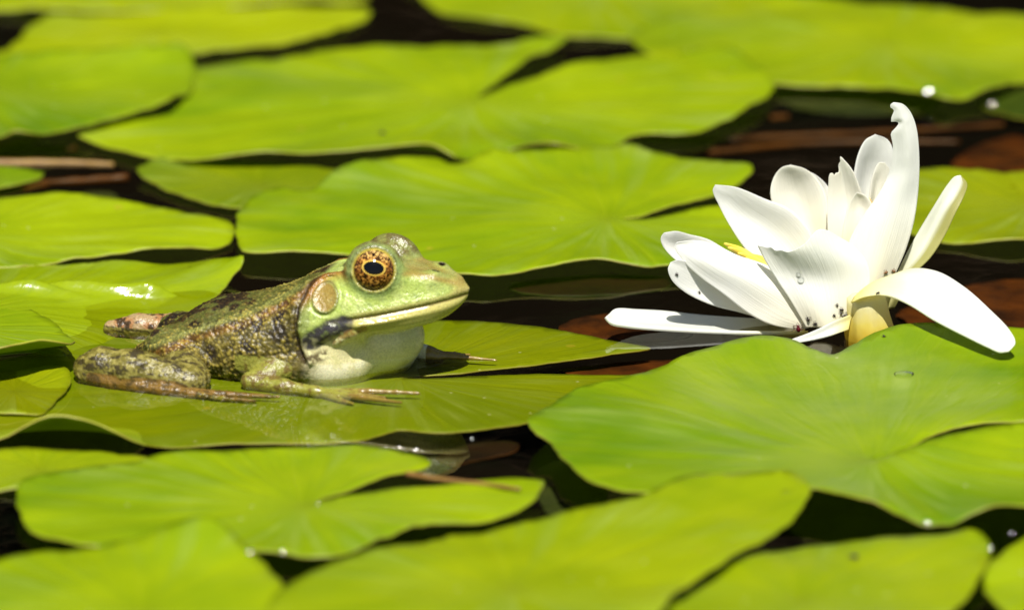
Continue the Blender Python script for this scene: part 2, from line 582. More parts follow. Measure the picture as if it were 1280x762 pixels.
pad('far left pad with a pale sheen lying over the creased back pad',
    [(-120, 110), (-60, 80), (0, 68), (50, 62, 2), (120, 61, 3), (190, 59, 4), (228, 58, 3), (240, 72, 1), (243, 95), (236, 113), (205, 135), (150, 150), (100, 161), (60, 170), (38, 168, 2), (18, 165, 3), (0, 172, 1), (-70, 165)], 4.0, 'pad', (-20, 112))
pad('small plain pad wedged between the creased back pad and the centre pad',
    [(173, 220), (195, 208), (228, 203), (330, 207), (420, 211), (470, 225), (440, 255), (360, 268), (290, 262), (240, 251), (200, 236)], .9, 'pad_olive')
pad('centre pad behind the frog, split open by a notch at its right',
    [(295, 283), (299, 264), (322, 241), (348, 232), (368, 236), (385, 238), (405, 226, 1), (430, 213, 2), (480, 200, 2), (520, 196, 2), (545, 197, 1), (562, 205), (585, 202), (610, 193, 2), (640, 190, 2), (715, 187, 1), (785, 185), (812, 193), (850, 197), (905, 205), (936, 209), (939, 218), (900, 240), (850, 257), (805, 269), (780, 274), (800, 275), (850, 269), (905, 265), (950, 285), (925, 315), (860, 330), (800, 334), (740, 329, 1), (690, 333, 1), (640, 343), (605, 346), (540, 340), (470, 326), (430, 318), (360, 318), (306, 315), (297, 300)],
    3.0, 'pad', (760, 274), bumps=[(450, 225, 1.0, .02)])
pad('pad behind the upright flower petals on the right',
    [(1085, 250), (1110, 222), (1160, 211), (1230, 210), (1300, 211), (1400, 225), (1420, 260), (1380, 290), (1280, 305), (1235, 305), (1180, 302), (1130, 290)], 1.5, 'pad_olive', (1290, 250))
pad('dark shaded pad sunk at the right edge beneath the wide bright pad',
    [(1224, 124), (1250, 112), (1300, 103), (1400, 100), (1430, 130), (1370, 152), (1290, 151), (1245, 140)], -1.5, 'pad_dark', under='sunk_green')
pad('small pad tip poking in at the left edge beside brown stems',
    [(-80, 218), (-30, 208), (10, 207), (54, 213), (52, 219), (30, 227), (0, 234), (-50, 236)], 1.4, 'pad')
pad('left pad with a long pale scratch, just above the frog pad',
    [(-150, 285), (-80, 252), (0, 247), (80, 246), (150, 251), (230, 265), (285, 279), (293, 289), (288, 299), (268, 306), (200, 315), (100, 324), (0, 332), (-90, 325)], 2.0, 'pad', (-60, 290), bumps=[(60, 285, -1, .02)])
pad('half sunk left pad with a wet shining fold, behind the frog',
    [(-170, 395), (-120, 350), (0, 335), (80, 332), (150, 330), (230, 328), (292, 324, 3), (303, 324, 4), (302, 336, 2), (288, 352, 0), (272, 368, -1), (250, 395, -4.5), (225, 425, -5), (160, 445, -5), (60, 450, -3), (-80, 440, 0)], .9, 'pad_gloss',
    (-40, 400), bumps=[(40, 371, 3.4, (.010, .0020)), (85, 366, 2.2, (.008, .0016)), (150, 365, 2.2, (.014, .0015)), (190, 366, 2.4, (.005, .0015)), (188, 384, 2.4, (.005, .0015)), (190, 392, -2.2, (.02, .02)), (-20, 380, 1.5, .02)], st=.0009)
pad('rounded left pad whose raised lip shows its dark underside',
    [(-120, 420), (-60, 385), (0, 378), (40, 388), (70, 404, 1), (88, 418, 2), (93, 428, 3), (80, 432, 5), (55, 432, 6), (25, 438, 6), (0, 442, 6), (-60, 448, 5), (-110, 440, 2)], 2.2, 'pad', (-50, 410))
pad('frog pad, a wide wet pad with a dark notch, carrying the frog',
    [(-190, 500), (-120, 468), (0, 450), (90, 430), (200, 408, -1), (320, 398, -1), (450, 394), (545, 399), (625, 403), (700, 412), (770, 426), (812, 434), (765, 441), (700, 450), (620, 459), (560, 465), (520, 467), (500, 469), (520, 470), (570, 469), (650, 466), (760, 467), (830, 467), (850, 478), (780, 505), (705, 520), (660, 527), (620, 534), (540, 541), (500, 537), (455, 549), (400, 553), (300, 553), (200, 558), (168, 550, 3), (140, 536, 6), (100, 522, 9), (60, 519, 9.5), (30, 533, 7), (0, 549, 4), (-80, 560, 2), (-150, 545)],
    -1.2, 'pad_wet', (500, 468), bumps=[(330, 465, -.8, (.05, .035)), (470, 490, -.5, (.02, .02))], wav=.0004, lift=0, rib=.00005)
pad('small thin pad tip lying on the frog pad at the left',
    [(-60, 490), (-20, 468), (40, 462), (75, 462), (88, 469), (84, 485), (62, 508), (50, 517), (20, 517), (-30, 512)], -.1, 'pad_olive', wav=.0003)
# -- near band
pad('big right pad below the flower with a notched front lobe',
    [(661, 531, 1), (668, 522), (685, 510), (722, 486), (790, 470), (830, 455), (862, 439, 1), (900, 430, 2), (950, 425, 2), (990, 426, 1), (1020, 436), (1042, 440), (1066, 430, 1), (1105, 415, 2), (1150, 406, 2), (1192, 407, 2), (1280, 411), (1400, 425), (1470, 470), (1460, 505), (1380, 516), (1262, 526), (1200, 536, -1), (1150, 549, -1.5), (1096, 575, -1), (1120, 564, 3), (1150, 552, 4.5), (1200, 539, 4.5), (1262, 529, 4), (1380, 522, 2), (1480, 540), (1470, 600), (1380, 630), (1280, 634, 1), (1235, 637, 2), (1212, 644, 1), (1190, 654), (1160, 657), (1130, 645, 1), (1105, 632, 2), (1060, 623, 2), (1012, 615, 1), (900, 622), (812, 615), (775, 611), (738, 600), (705, 577), (685, 552), (668, 540, 1)],
    4.2, 'pad', (1090, 575), bumps=[(800, 520, 1.2, .02), (1000, 480, -1.2, .03)], wav=.0013)
pad('pale left pad that slips under the cleft pad in front',
    [(-130, 600), (-60, 573), (0, 567), (100, 567), (185, 572), (230, 580), (200, 600), (120, 608), (30, 613), (-60, 615)], .9, 'pad_yellow')
pad('cleft near pad with two pointed lobes, in front of the frog pad',
    [(22, 622), (30, 607), (90, 592), (170, 582), (200, 574), (270, 568, 1), (330, 560, 1), (450, 560), (520, 567), (540, 577), (515, 589), (450, 611), (393, 629), (440, 622, 1), (500, 614, 1), (600, 603, 1), (650, 600, 1), (678, 606), (678, 618), (655, 640), (600, 655), (527, 665), (460, 684), (410, 697), (340, 692), (250, 687), (160, 688), (100, 684), (50, 669), (25, 645)],
    2.6, 'pad', (380, 632))
pad('nearest left pad with a sharp fold rising to a pale crest',
    [(-140, 760), (-60, 722), (0, 704), (80, 686), (170, 671, 2), (230, 661, 4), (262, 658, 5), (285, 670, 3), (310, 690, 1), (338, 715), (352, 740), (352, 780), (300, 840), (150, 870), (-20, 860)], 4.8, 'pad', (180, 765), bumps=[(262, 690, 1.5, .012)])
pad('bottom centre pad whose rounded tip overlaps the big right pad',
    [(330, 780), (345, 740), (400, 712), (480, 690), (560, 667), (640, 651), (740, 631), (812, 615, 1), (865, 598, 1), (940, 592, 2), (990, 592, 2), (1009, 602, 2), (1010, 622, 1), (990, 650), (940, 684), (890, 713), (850, 740), (820, 775), (700, 850), (520, 870), (380, 840)],
    7.0, 'pad_yellow', (640, 735))
pad('bottom right pad coming to a rounded tip at the right',
    [(700, 810), (800, 765), (855, 740), (920, 706), (990, 686), (1090, 676), (1180, 667, 1), (1212, 659, 2), (1230, 668, 1), (1239, 684), (1228, 716), (1190, 760), (1120, 800), (980, 850), (820, 860)], 3.6, 'pad_yellow', (1000, 750))
pad('pad piece cut off by the bottom right corner of the photo',
    [(1229, 720), (1236, 708), (1252, 698), (1283, 672), (1360, 645), (1440, 670), (1430, 750), (1350, 790), (1275, 772), (1245, 752)], 2.2, 'pad')

# -- leaves sunk below the surface and the stems between them
def sunk(label, pts, z, mat='sunk', rim=None):
    return pad(label, pts, z, mat, under=mat, rim=rim or mat, name='sunken_leaf', cat='sunken leaf', group='leaves sunk in the water', wav=.0012, lift=0, thick=.0005)
sunk('orange brown leaf under water at the far right', [(1190, 215), (1215, 185), (1270, 168), (1350, 165), (1380, 200), (1300, 225), (1230, 228)], -7)
sunk('reddish leaf under water right of the flower foot', [(1120, 395), (1180, 362), (1240, 350), (1320, 352), (1350, 385), (1300, 420), (1200, 420)], -8)
sunk('orange leaf tip under water by the floating sepal', [(698, 412), (708, 403), (735, 396), (800, 392), (860, 400), (860, 420), (780, 426), (720, 420)], -3)
sunk('brown leaf under water between flower and frog pad lobes', [(700, 462), (760, 452), (850, 446), (920, 450), (900, 470), (800, 478)], -5)
sunk('dark green leaf under water left of the bottom pads', [(668, 610), (675, 585), (700, 575), (745, 590), (760, 620), (720, 645), (690, 640)], -9, 'sunk_green')
sunk('thin edged leaf under water beside the snout of the frog', [(636, 358), (670, 350), (740, 346), (830, 350), (835, 360), (780, 367), (700, 370), (655, 366)], -1.5, 'sunk_dark', 'sunk_green')
sunk('narrow leaf under water in the gap before the frog pad', [(545, 572), (580, 555), (620, 549), (648, 552), (640, 562), (600, 570), (565, 578)], -1.5, 'sunk_dark', 'stem')
sunk('long green leaf under water behind the tall petal', [(965, 117), (1050, 113), (1130, 115), (1178, 122), (1160, 136), (1080, 142), (1000, 136)], -3, 'sunk_green')
sunk('small round green leaf under water near the left stems', [(92, 246), (110, 240), (135, 241), (150, 250), (140, 262), (105, 262)], -2, 'sunk_green')

def tube(name, pts, rad, mat, label, cat, group=None, seg=10):
    P = crom([tuple(p) for p in pts], 8, False)
    V, F = [], []
    n = len(P)
    for i in range(n):
        d = Vector(P[min(i + 1, n - 1)] - P[max(i - 1, 0)]).normalized()
        a = d.cross(Vector((0, 0, 1))).normalized()
        b = a.cross(d)
        t = i / (n - 1)
        rr = rad * (1 - .45 * t) * (1 + .08 * math.sin(i * 1.3))
        for k in range(seg):
            an = 2 * math.pi * k / seg
            V.append(Vector(P[i]) + a * rr * math.cos(an) + b * rr * math.sin(an))
    for i in range(n - 1):
        for k in range(seg):
            F.append((i*seg + k, i*seg + (k+1) % seg, (i+1)*seg + (k+1) % seg, (i+1)*seg + k))
    F.append(tuple(range(seg)))
    F.append(tuple((n-1)*seg + k for k in range(seg)))
    c = Vector(P[0])
    o = mesh_obj(name, [v - c for v in V], F, mat, loc=c)
    fix_normals(o)
    return tag(o, label, cat, group)

def pz(l, z):
    return [on_z(px, py, z / 1000) for px, py in l]
g = 'brown stems drifting at the left'
tube('floating_reed', pz([(-60, 206), (20, 204), (90, 204), (142, 206)], 0), .0013, M['straw'], 'tan stem lying straight on the water above the small left pad tip', 'stem', g)
tube('floating_reed', pz([(160, 223), (110, 226), (55, 229), (-20, 236)], -1), .0013, M['stem'], 'brown stem ending beside the small plain pad', 'stem', g)
tube('floating_reed', pz([(-60, 195), (0, 183), (30, 177), (50, 172)], -1), .0015, M['straw'], 'tan stem slanting up under the far left pad', 'stem', g)
tube('floating_reed', pz([(-40, 192), (30, 188), (95, 186)], -2), .0018, M['stem'], 'thick brown stem between the far left pad and the tan stem', 'stem', g)
tube('floating_reed', pz([(-40, 243), (10, 238), (60, 231)], -1), .0018, M['stem'], 'brown stem hugging the near edge of the small left pad tip', 'stem', g)
g = 'rusty stems under water behind the flower'
tube('floating_reed', pz([(800, 172), (900, 176), (960, 172), (1080, 167), (1200, 160), (1330, 150)], -5), .0012, M['stem'], 'rusty stem under water, upper one behind the flower', 'stem', g)
tube('floating_reed', pz([(800, 196), (900, 190), (1000, 180), (1140, 178), (1200, 178)], -6), .0012, M['stem'], 'rusty stem under water, lower one behind the flower', 'stem', g)
tube('floating_reed', pz([(800, 160), (880, 155), (960, 148), (1060, 142), (1180, 146)], -7), .0011, M['stem'], 'rusty stem under water below the wide bright pad', 'stem', g)
tube('dry_straw', [on_z(508, 592, .004), on_z(545, 598, .0042), on_z(600, 604, .0045), on_z(650, 611, .005)], .0007, M['straw'], 'dry tan straw lying across the tips of the cleft pad', 'straw')

# ------------------------------------------------------------------ frog
FA = R(14)                               # heading, turned this much towards the camera
FO = on_z(434, 455, 0)
frog = tag(empty('frog', (FO.x, FO.y, 0), -FA), 'green and brown marsh frog sitting half in water on its pad', 'frog')
H = .036
g0 = np.array((-7.3, -3.4, -.62)); g1 = np.array((3.9, 3.4, 3.75))
nn = np.ceil((g1 - g0) / H).astype(int)
ax = [(g0[i] + H * np.arange(nn[i])).astype(np.float32) for i in range(3)]
Fg, Tg, Ug = np.meshgrid(*ax, indexing='ij', sparse=True)
Sg = -Tg                                 # s: distance towards the camera side

def curve1(xs, table, key, soft=3):
    x = [r_[0] for r_ in table]
    y = [r_[key] for r_ in table]
    fine = np.linspace(x[0], x[-1], 400)
    v = np.interp(fine, x, y)
    k = np.exp(-np.linspace(-2, 2, 25) ** 2); k /= k.sum()
    v = np.convolve(np.pad(v, 12, mode='edge'), k, 'valid')
    return np.interp(xs, fine, v).astype(np.float32)

def loft(table, n=2.2, n2=None):
    """table rows: f, top, bottom, half width, height of widest"""
    f = ax[0]
    ut, ub, hw, uc = (curve1(f, table, k)[:, None, None] for k in (1, 2, 3, 4))
    hw = np.maximum(hw, .06)
    up = Ug - uc
    hh = np.where(up > 0, np.maximum(ut - uc, .06), np.maximum(uc - ub, .06))
    gg = (np.abs(Sg / hw) ** n + np.abs(up / hh) ** n) ** (1 / n)
    if n2:
        gg = np.where(up < 0, (np.abs(Sg / hw) ** n2 + np.abs(up / hh) ** n2) ** (1 / n2), gg)
    d = (gg - 1) * np.minimum(hw, hh)
    f0, f1 = table[0][0], table[-1][0]
    ex = np.maximum(np.maximum(f0 - Fg, Fg - f1), 0)
    return np.where(ex > 0, np.maximum(d, 0) + ex, d).astype(np.float32)

def ell(c, r):
    k0 = np.sqrt(((Fg - c[0]) / r[0]) ** 2 + ((Sg - c[1]) / r[1]) ** 2 + ((Ug - c[2]) / r[2]) ** 2)
    return ((k0 - 1) * min(r)).astype(np.float32)

def smin(a, b, k):
    h = np.clip(.5 + .5 * (b - a) / k, 0, 1)
    return b + (a - b) * h - k * h * (1 - h)

def smax(a, b, k):
    return -smin(-a, -b, k)

def capsule(D, a, b, ra, rb, k):
    """round cone merged into D inside its own box"""
    a, b = np.array(a, float), np.array(b, float)
    m = max(ra, rb) + k + .15
    la, lb = np.minimum(a, b) - m, np.maximum(a, b) + m
    la_t = np.array((la[0], -lb[1], la[2])); lb_t = np.array((lb[0], -la[1], lb[2]))
    i0 = np.clip(np.floor((la_t - g0) / H).astype(int), 0, nn)
    i1 = np.clip(np.ceil((lb_t - g0) / H).astype(int), 0, nn)
    sl = tuple(slice(i0[q], i1[q]) for q in range(3))
    f, s, u = Fg[sl[0]], Sg[:, sl[1]], Ug[:, :, sl[2]]
    ab = b - a
    h = np.clip(((f - a[0]) * ab[0] + (s - a[1]) * ab[1] + (u - a[2]) * ab[2]) / (ab @ ab), 0, 1)
    d = np.sqrt((f - a[0] - h * ab[0]) ** 2 + (s - a[1] - h * ab[1]) ** 2 + (u - a[2] - h * ab[2]) ** 2) - (ra + (rb - ra) * h)
    D[sl] = smin(D[sl], d.astype(np.float32), k)

def chain(D, pts, k=.12):
    for p, q in zip(pts[:-1], pts[1:]):
        capsule(D, p[:3], q[:3], p[3], q[3], k)

trunk = [(-5.35, .05, -.4, .06, 0), (-5.1, .22, -.5, .45, .0), (-4.8, .42, -.6, .75, .05), (-4.4, .72, -.6, 1.02, .15), (-3.9, 1.10, -.6, 1.28, .22),
         (-3.3, 1.42, -.6, 1.48, .3), (-2.7, 1.52, -.6, 1.62, .36), (-2.2, 1.60, -.6, 1.70, .42), (-1.6, 1.80, -.6, 1.66, .52), (-1.0, 2.08, -.6, 1.56, .75),
         (-.4, 2.35, -.5, 1.44, .95), (.2, 2.45, .1, 1.3, 1.1), (.7, 2.2, .6, 1.0, 1.3)]
head = [(-1.0, 2.05, 1.0, 1.36, 1.5), (-.5, 2.35, 1.0, 1.44, 1.5), (0, 2.56, 1.02, 1.45, 1.50), (.6, 2.68, 1.04, 1.38, 1.50), (1.2, 2.72, 1.08, 1.22, 1.55), (1.8, 2.66, 1.18, 1.0, 1.66),
        (2.25, 2.57, 1.31, .80, 1.75), (2.6, 2.46, 1.48, .57, 1.86), (2.84, 2.34, 1.68, .36, 1.98), (2.98, 2.22, 1.88, .18, 2.06), (3.04, 2.14, 2.0, .06, 2.08)]
D = loft(trunk, 2.25)
Hd = loft(head, 2.15, 3.0)
D = smin(D, Hd, .25)
D = smin(D, ell((.55, -.15, .74), (1.34, .97, .92)), .10)
D = smin(D, ell((.12, -.62, .10), (1.38, .88, .82)), .30)        # throat
D = smin(D, ell((-.6, 0, .25), (1.5, 1.46, 1.05)), .2)
for sd in (1, -1):
    near = sd > 0
    # snout ridge from eye to nostril
    chain(D, [(1.3, .74 * sd, 2.46, .18), (2.25, .42 * sd, 2.40, .13), (2.7, .2 * sd, 2.26, .10)], .28)
    D = smin(D, ell((.90, .68 * sd, 2.50), (.74, .58, .60)), .18)   # eye mound
    # hind leg
    if near:
        chain(D, [(-4.3, .8, .26, .60), (-3.2, 2.2, .08, .36)], .25)
        chain(D, [(-3.2, 2.5, .04, .34), (-3.8, 2.50, .10, .42), (-4.7, 2.44, .20, .50), (-5.5, 2.34, .24, .44), (-5.86, 2.36, .16, .36)], .2)
        chain(D, [(-5.88, 2.55, .04, .22), (-5.1, 2.80, -.01, .15), (-3.8, 3.0, -.05, .13), (-3.0, 3.05, -.06, .14)], .06)
        for q in ([(-3.1, 3.0, -.05, .12), (-2.1, 3.0, -.04, .08), (-.9, 2.9, -.03, .04)], [(-3.1, 3.1, -.06, .11), (-2.2, 3.2, -.07, .07), (-1.4, 3.2, -.08, .04)],
                  [(-3.0, 2.95, -.06, .11), (-2.2, 2.8, -.07, .07), (-1.2, 2.68, -.08, .04)]):
            chain(D, q, .05)
    else:
        chain(D, [(-4.5, -.8, .20, .55), (-3.8, -1.7, .05, .42)], .25)
        chain(D, [(-3.8, -1.8, .0, .36), (-4.8, -1.75, .04, .38), (-5.8, -1.65, .04, .33), (-6.45, -1.55, -.02, .22)], .1)
        chain(D, [(-5.9, -2.1, -.02, .2), (-4.5, -2.6, -.1, .16), (-3.2, -2.8, -.12, .1)], .06)
    # fore leg
    if near:
        chain(D, [(-.9, 1.22, .34, .36), (-1.45, 1.68, .12, .26), (-1.9, 1.95, .03, .20)], .2)
        chain(D, [(-1.9, 1.97, -.01, .20), (-1.0, 2.10, -.03, .19), (-.2, 2.2, -.06, .14), (.25, 2.22, -.08, .13)], .12)
        for q in ([(.2, 2.12, -.06, .11), (1.1, 2.0, -.01, .08), (1.75, 1.92, .0, .055), (2.3, 1.86, -.01, .04)], [(.2, 2.26, -.07, .11), (1.0, 2.42, -.05, .08), (1.6, 2.53, -.04, .055), (2.05, 2.6, -.04, .04)],
                  [(.2, 2.2, -.06, .11), (.9, 2.2, -.06, .075), (1.55, 2.22, -.06, .04)], [(.1, 2.3, -.08, .1), (.5, 2.55, -.10, .07), (.9, 2.75, -.11, .04)]):
            chain(D, q, .05)
    else:
        chain(D, [(.2, -1.1, .45, .36), (1.0, -1.2, .2, .28), (1.75, -1.1, .06, .19), (2.0, -1.1, .02, .17)], .12)
        for q in ([(1.95, -1.1, .04, .11), (2.6, -1.15, .03, .065), (3.45, -1.2, .0, .03)], [(1.95, -1.15, .04, .11), (2.35, -1.35, .03, .06), (2.7, -1.5, .0, .03)]):
            chain(D, q, .05)
    # pouch fold behind the mouth corner
    chain(D, [(-.42, 1.30 * sd, 1.02, .20), (.0, 1.36 * sd, 1.28, .19), (.30, 1.28 * sd, 1.42, .13)], .06)
    chain(D, [(.05, 1.26 * sd, .98, .15), (.45, 1.22 * sd, 1.22, .17), (.85, 1.12 * sd, 1.36, .1)], .07)

# mouth line, lips, folds: fine shaping of the surface
MOUTH = [(-.9, 1.44), (-.2, 1.50), (.5, 1.57), (1.1, 1.67), (1.8, 1.80), (2.4, 1.91), (2.82, 1.99), (3.1, 2.03)]
um = np.interp(ax[0], *zip(*MOUTH)).astype(np.float32)[:, None, None]
mk = ((ax[0] > .25) * np.clip((ax[0] - .25) / .4, 0, 1)).astype(np.float32)[:, None, None]
D = D + .055 * mk * np.exp(-((Ug - um) / .040) ** 2) - .030 * mk * np.exp(-((Ug - um - .12) / .09) ** 2) - .03 * mk * np.exp(-((Ug - um + .16) / .1) ** 2)
FOLD = [(-4.9, .34), (-4.2, .62), (-3.2, 1.02), (-2.0, 1.46), (-1.2, 1.86), (-.5, 2.36), (.1, 2.62)]
uf = np.interp(ax[0], *zip(*FOLD)).astype(np.float32)[:, None, None]
fk = (sstep(-5.0, -4.4, ax[0]) * (1 - sstep(-.3, .1, ax[0]))).astype(np.float32)[:, None, None]
D = D - .055 * fk * np.exp(-((Ug - uf) / .11) ** 2) * (np.abs(Sg) > .5)
SUP = [(.45, 2.62), (.1, 2.60), (-.3, 2.50), (-.56, 2.24), (-.72, 1.80), (-.76, 1.3), (-.66, .8), (-.5, .45)]
f2, u2 = np.meshgrid(ax[0], ax[2], indexing='ij')

def poly_dist(x, y, P):
    d = np.full(np.shape(x), 9.0)
    for (x1, y1), (x2, y2) in zip(P[:-1], P[1:]):
        h = np.clip(((x - x1) * (x2 - x1) + (y - y1) * (y2 - y1)) / ((x2 - x1) ** 2 + (y2 - y1) ** 2), 0, 1)
        d = np.minimum(d, np.hypot(x - x1 - h * (x2 - x1), y - y1 - h * (y2 - y1)))
    return d
sdist = poly_dist(f2, u2, SUP).astype(np.float32)[:, None, :]
sdist2 = poly_dist(f2 + .13, u2 + .02, SUP).astype(np.float32)[:, None, :]
side = (np.abs(Sg) > .6)
D = D - side * (.07 * np.exp(-(sdist / .08) ** 2) - .05 * np.exp(-(sdist2 / .05) ** 2))
TY = (-.19, 2.02, .305)
rho = np.sqrt((f2 - TY[0]) ** 2 + ((u2 - TY[1]) * 1.0) ** 2).astype(np.float32)[:, None, :]
D = D - side * (.022 * np.exp(-((rho - TY[2]) / .035) ** 2) - .03 * np.exp(-((rho - TY[2] - .08) / .04) ** 2) - .02 * np.exp(-(rho / .24) ** 4))
EYE_R = .56
EYES = {1: (.91, .78, 2.68), -1: (1.02, .78, 2.50)}
for sd in (1, -1):
    D = smax(D, -ell((2.30, .31 * sd, 2.56), (.085, .12, .10)), .03)   # nostril
    D = D - .03 * np.exp(-(((Fg - 2.3) / .16) ** 2 + ((Sg - .31 * sd) / .2) ** 2 + ((Ug - 2.54) / .13) ** 2) ** 2)
    axv = np.array((.20, .93 * sd, .24)); axv /= np.linalg.norm(axv)
    EYE_C = EYES[sd]
    c = np.array((EYE_C[0], EYE_C[1] * sd, EYE_C[2]))
    w_ = (Fg - c[0]) * axv[0] + (Sg - c[1]) * axv[1] + (Ug - c[2]) * axv[2]
    rr = np.sqrt(np.maximum((Fg - c[0]) ** 2 + (Sg - c[1]) ** 2 + (Ug - c[2]) ** 2 - w_ ** 2, 0))
    D = smax(D, -np.maximum(rr - .50, .14 - w_).astype(np.float32), .03)
    D = smin(D, np.maximum(np.sqrt(rr ** 2 + w_ ** 2) - .61, w_ - .12).astype(np.float32), .08)
    D = smin(D, (np.hypot(rr - .535, w_ - .17) - .075).astype(np.float32), .07)
    D = smin(D, (np.hypot(rr - .60, w_ - .02) - .10).astype(np.float32), .12)
D = smax(D, (-.36 - Ug).astype(np.float32) + 0 * D, .05)
Fmin = D.shape
import openvdb
vg = openvdb.FloatGrid(1.0)
vg.copyFromArray(np.clip(D, -1, 1).astype(np.float32))
pv, pq = vg.convertToQuads(0.0)[:2]
del D, Hd
P = pv * H + g0                          # (f, t, u) in cm
f, s, u = P[:, 0], -P[:, 1], P[:, 2]
me = bpy.data.meshes.new('body')
me.from_pydata(P.tolist(), [], pq.tolist())
bm = bmesh.new(); bm.from_mesh(me)
bmesh.ops.recalc_face_normals(bm, faces=bm.faces)
bmesh.ops.smooth_vert(bm, verts=bm.verts, factor=.35, use_axis_x=True, use_axis_y=True, use_axis_z=True)
bm.to_mesh(me); bm.free()
nv = len(me.vertices)
co = np.empty(nv * 3); me.vertices.foreach_get('co', co); co = co.reshape(-1, 3)
no = np.empty(nv * 3); me.vertices.foreach_get('normal', no); no = no.reshape(-1, 3)
f, s, u = co[:, 0], -co[:, 1], co[:, 2]
as_ = np.abs(s)

# --- markings of the skin (the frog's own pattern)
n1 = fbm(co, 1.5, 1, 3); n2 = fbm(co, 3.6, 5, 3); n3 = fbm(co, 9, 9, 2); n4 = fbm(co, 20, 13, 2)
ufv = np.interp(f, *zip(*FOLD))
umv = np.interp(f, *zip(*MOUTH))
supd = poly_dist(f, u, SUP)
limb = np.zeros(nv)
hindnear = (s > 1.75 + .0 * f) & (f < -2.9) & (u < .9)
hindfar = (s < -1.05) & (f < -4.9) & (u < .75)
hind2 = hindnear | hindfar
def near_line(pts, rad):
    d = np.full(nv, 9.0)
    pp = np.c_[f, s, u]
    for a_, b_ in zip(pts[:-1], pts[1:]):
        a_, b_ = np.array(a_[:3]), np.array(b_[:3])
        h = np.clip(((pp - a_) @ (b_ - a_)) / ((b_ - a_) @ (b_ - a_)), 0, 1)
        d = np.minimum(d, np.linalg.norm(pp - a_ - h[:, None] * (b_ - a_), axis=1))
    return d < rad
foot = near_line([(-5.6, 2.70, .04), (-5.1, 2.80, .03), (-3.8, 3.0, .0), (-3.0, 3.05, 0)], .20)
for tp in ((-.9, 2.9, 0), (-1.4, 3.2, 0), (-1.2, 2.68, 0)):
    foot |= near_line([(-3.1, 3.0, 0), ((tp[0] - 3.1) / 2, (tp[1] + 3.0) / 2 , 0), tp], .14)
foot |= (s < -2.0) & (f < -2.3) & (u < .2)
hind2 &= ~foot
fore = (((f > -2.35) & (as_ > 1.66) & (u < .55)) | ((f > 1.75) & (u < .4) & (s < -.7)) | ((f > 2.0) & (u < .5))) & (~foot)
C = lambda *c_: np.array(c_, float)
rgb = np.empty((nv, 3))
back, green, brown = C(.155, .165, .026), C(.26, .30, .08), C(.030, .017, .005)
mixf = lambda a, b, t: a + (b - a) * np.asarray(t)[:, None]
base = mixf(np.tile(back, (nv, 1)), C(.26, .255, .055), sstep(.42, .62, n2))
base = mixf(base, brown, sstep(.47, .53, n1 * .55 + n2 * .45))
base = mixf(base, C(.20, .11, .02), sstep(.52, .64, n3) * .3)
flank = mixf(np.tile(C(.20, .155, .020), (nv, 1)), C(.085, .060, .010), sstep(.42, .6, n2))
flank = mixf(flank, C(.29, .24, .05), sstep(.1, -.15, u - .3) * .0 + sstep(.48, .66, n3) * .65)
flank = mixf(flank, brown, sstep(.55, .61, n1 * .5 + n2 * .5))
t_fl = 1 - sstep(-.12, .02, u - ufv)
rgb = mixf(base, flank, t_fl * (f < .2))
# dorsolateral fold: pale green ridge with a rusty line under it
onside = (as_ > .5) & (f < .1) & (f > -5)
rgb = mixf(rgb, C(.42, .44, .11), onside * np.exp(-((u - ufv - .05) / .055) ** 2) * (.65 + .35 * sstep(.4, .6, n3)) * sstep(-4.9, -4.2, f))
rgb = mixf(rgb, C(.38, .17, .02), onside * np.exp(-((u - ufv + .11) / .10) ** 2) * (.5 + .5 * sstep(.35, .6, n3)) * .85 * sstep(-4.9, -4.2, f))
# belly, chest
rgb = mixf(rgb, C(.46, .44, .20), sstep(.35, .0, u) * sstep(-4.2, -3.0, f) * (1 - sstep(.5, 1.2, f)) * sstep(.40, .55, n3) * .45)
thr = sstep(-.9, -.1, f) * sstep(.62, .40, u)
rgb = mixf(rgb, C(.84, .80, .52), thr)
rgb = mixf(rgb, C(.60, .56, .20), thr * sstep(.48, .62, n2) * .5)
for bf, bu, br in ((-1.25, 1.15, .27), (-2.1, .75, .16), (-3.0, .55, .15), (-1.9, 1.25, .14)):
    rgb = mixf(rgb, brown * 1.3, (as_ > .5) * sstep(1.15, .75, np.hypot(f - bf, (u - bu) * .9) / br + (n3 - .5) * 1.1) * .9)
# head
headm = sstep(-.62, -.50, f + .55 * (u < 2.3) * 0 - np.clip((u - 2.3), 0, 1) * .6)
inhead = (f > -.9) & (u > .3)
cheek = mixf(np.tile(C(.38, .475, .10), (nv, 1)), C(.46, .54, .155), sstep(.4, .62, n2))
cheek = mixf(cheek, C(.15, .22, .06), sstep(.60, .70, n3) * .35)
top = mixf(np.tile(C(.19, .20, .06), (nv, 1)), C(.10, .085, .03), sstep(.45, .6, n2))
canth = np.interp(f, (-1, .3, 1.2, 1.5, 2.3, 2.6, 3), (2.45, 2.6, 2.60, 2.62, 2.50, 2.38, 2.25))
tt = sstep(-.03, .08, u - canth + .05 * (n3 - .5))
hd = mixf(cheek, top, tt * (.85 - .5 * sstep(1.2, 1.7, f)))
hd = mixf(hd, C(.27, .15, .03), np.exp(-((u - canth - .03) / .065) ** 2) * sstep(1.3, 1.8, f) * .75)
hd = mixf(hd, C(.42, .33, .09), sstep(2.6, 2.95, f) * .8)
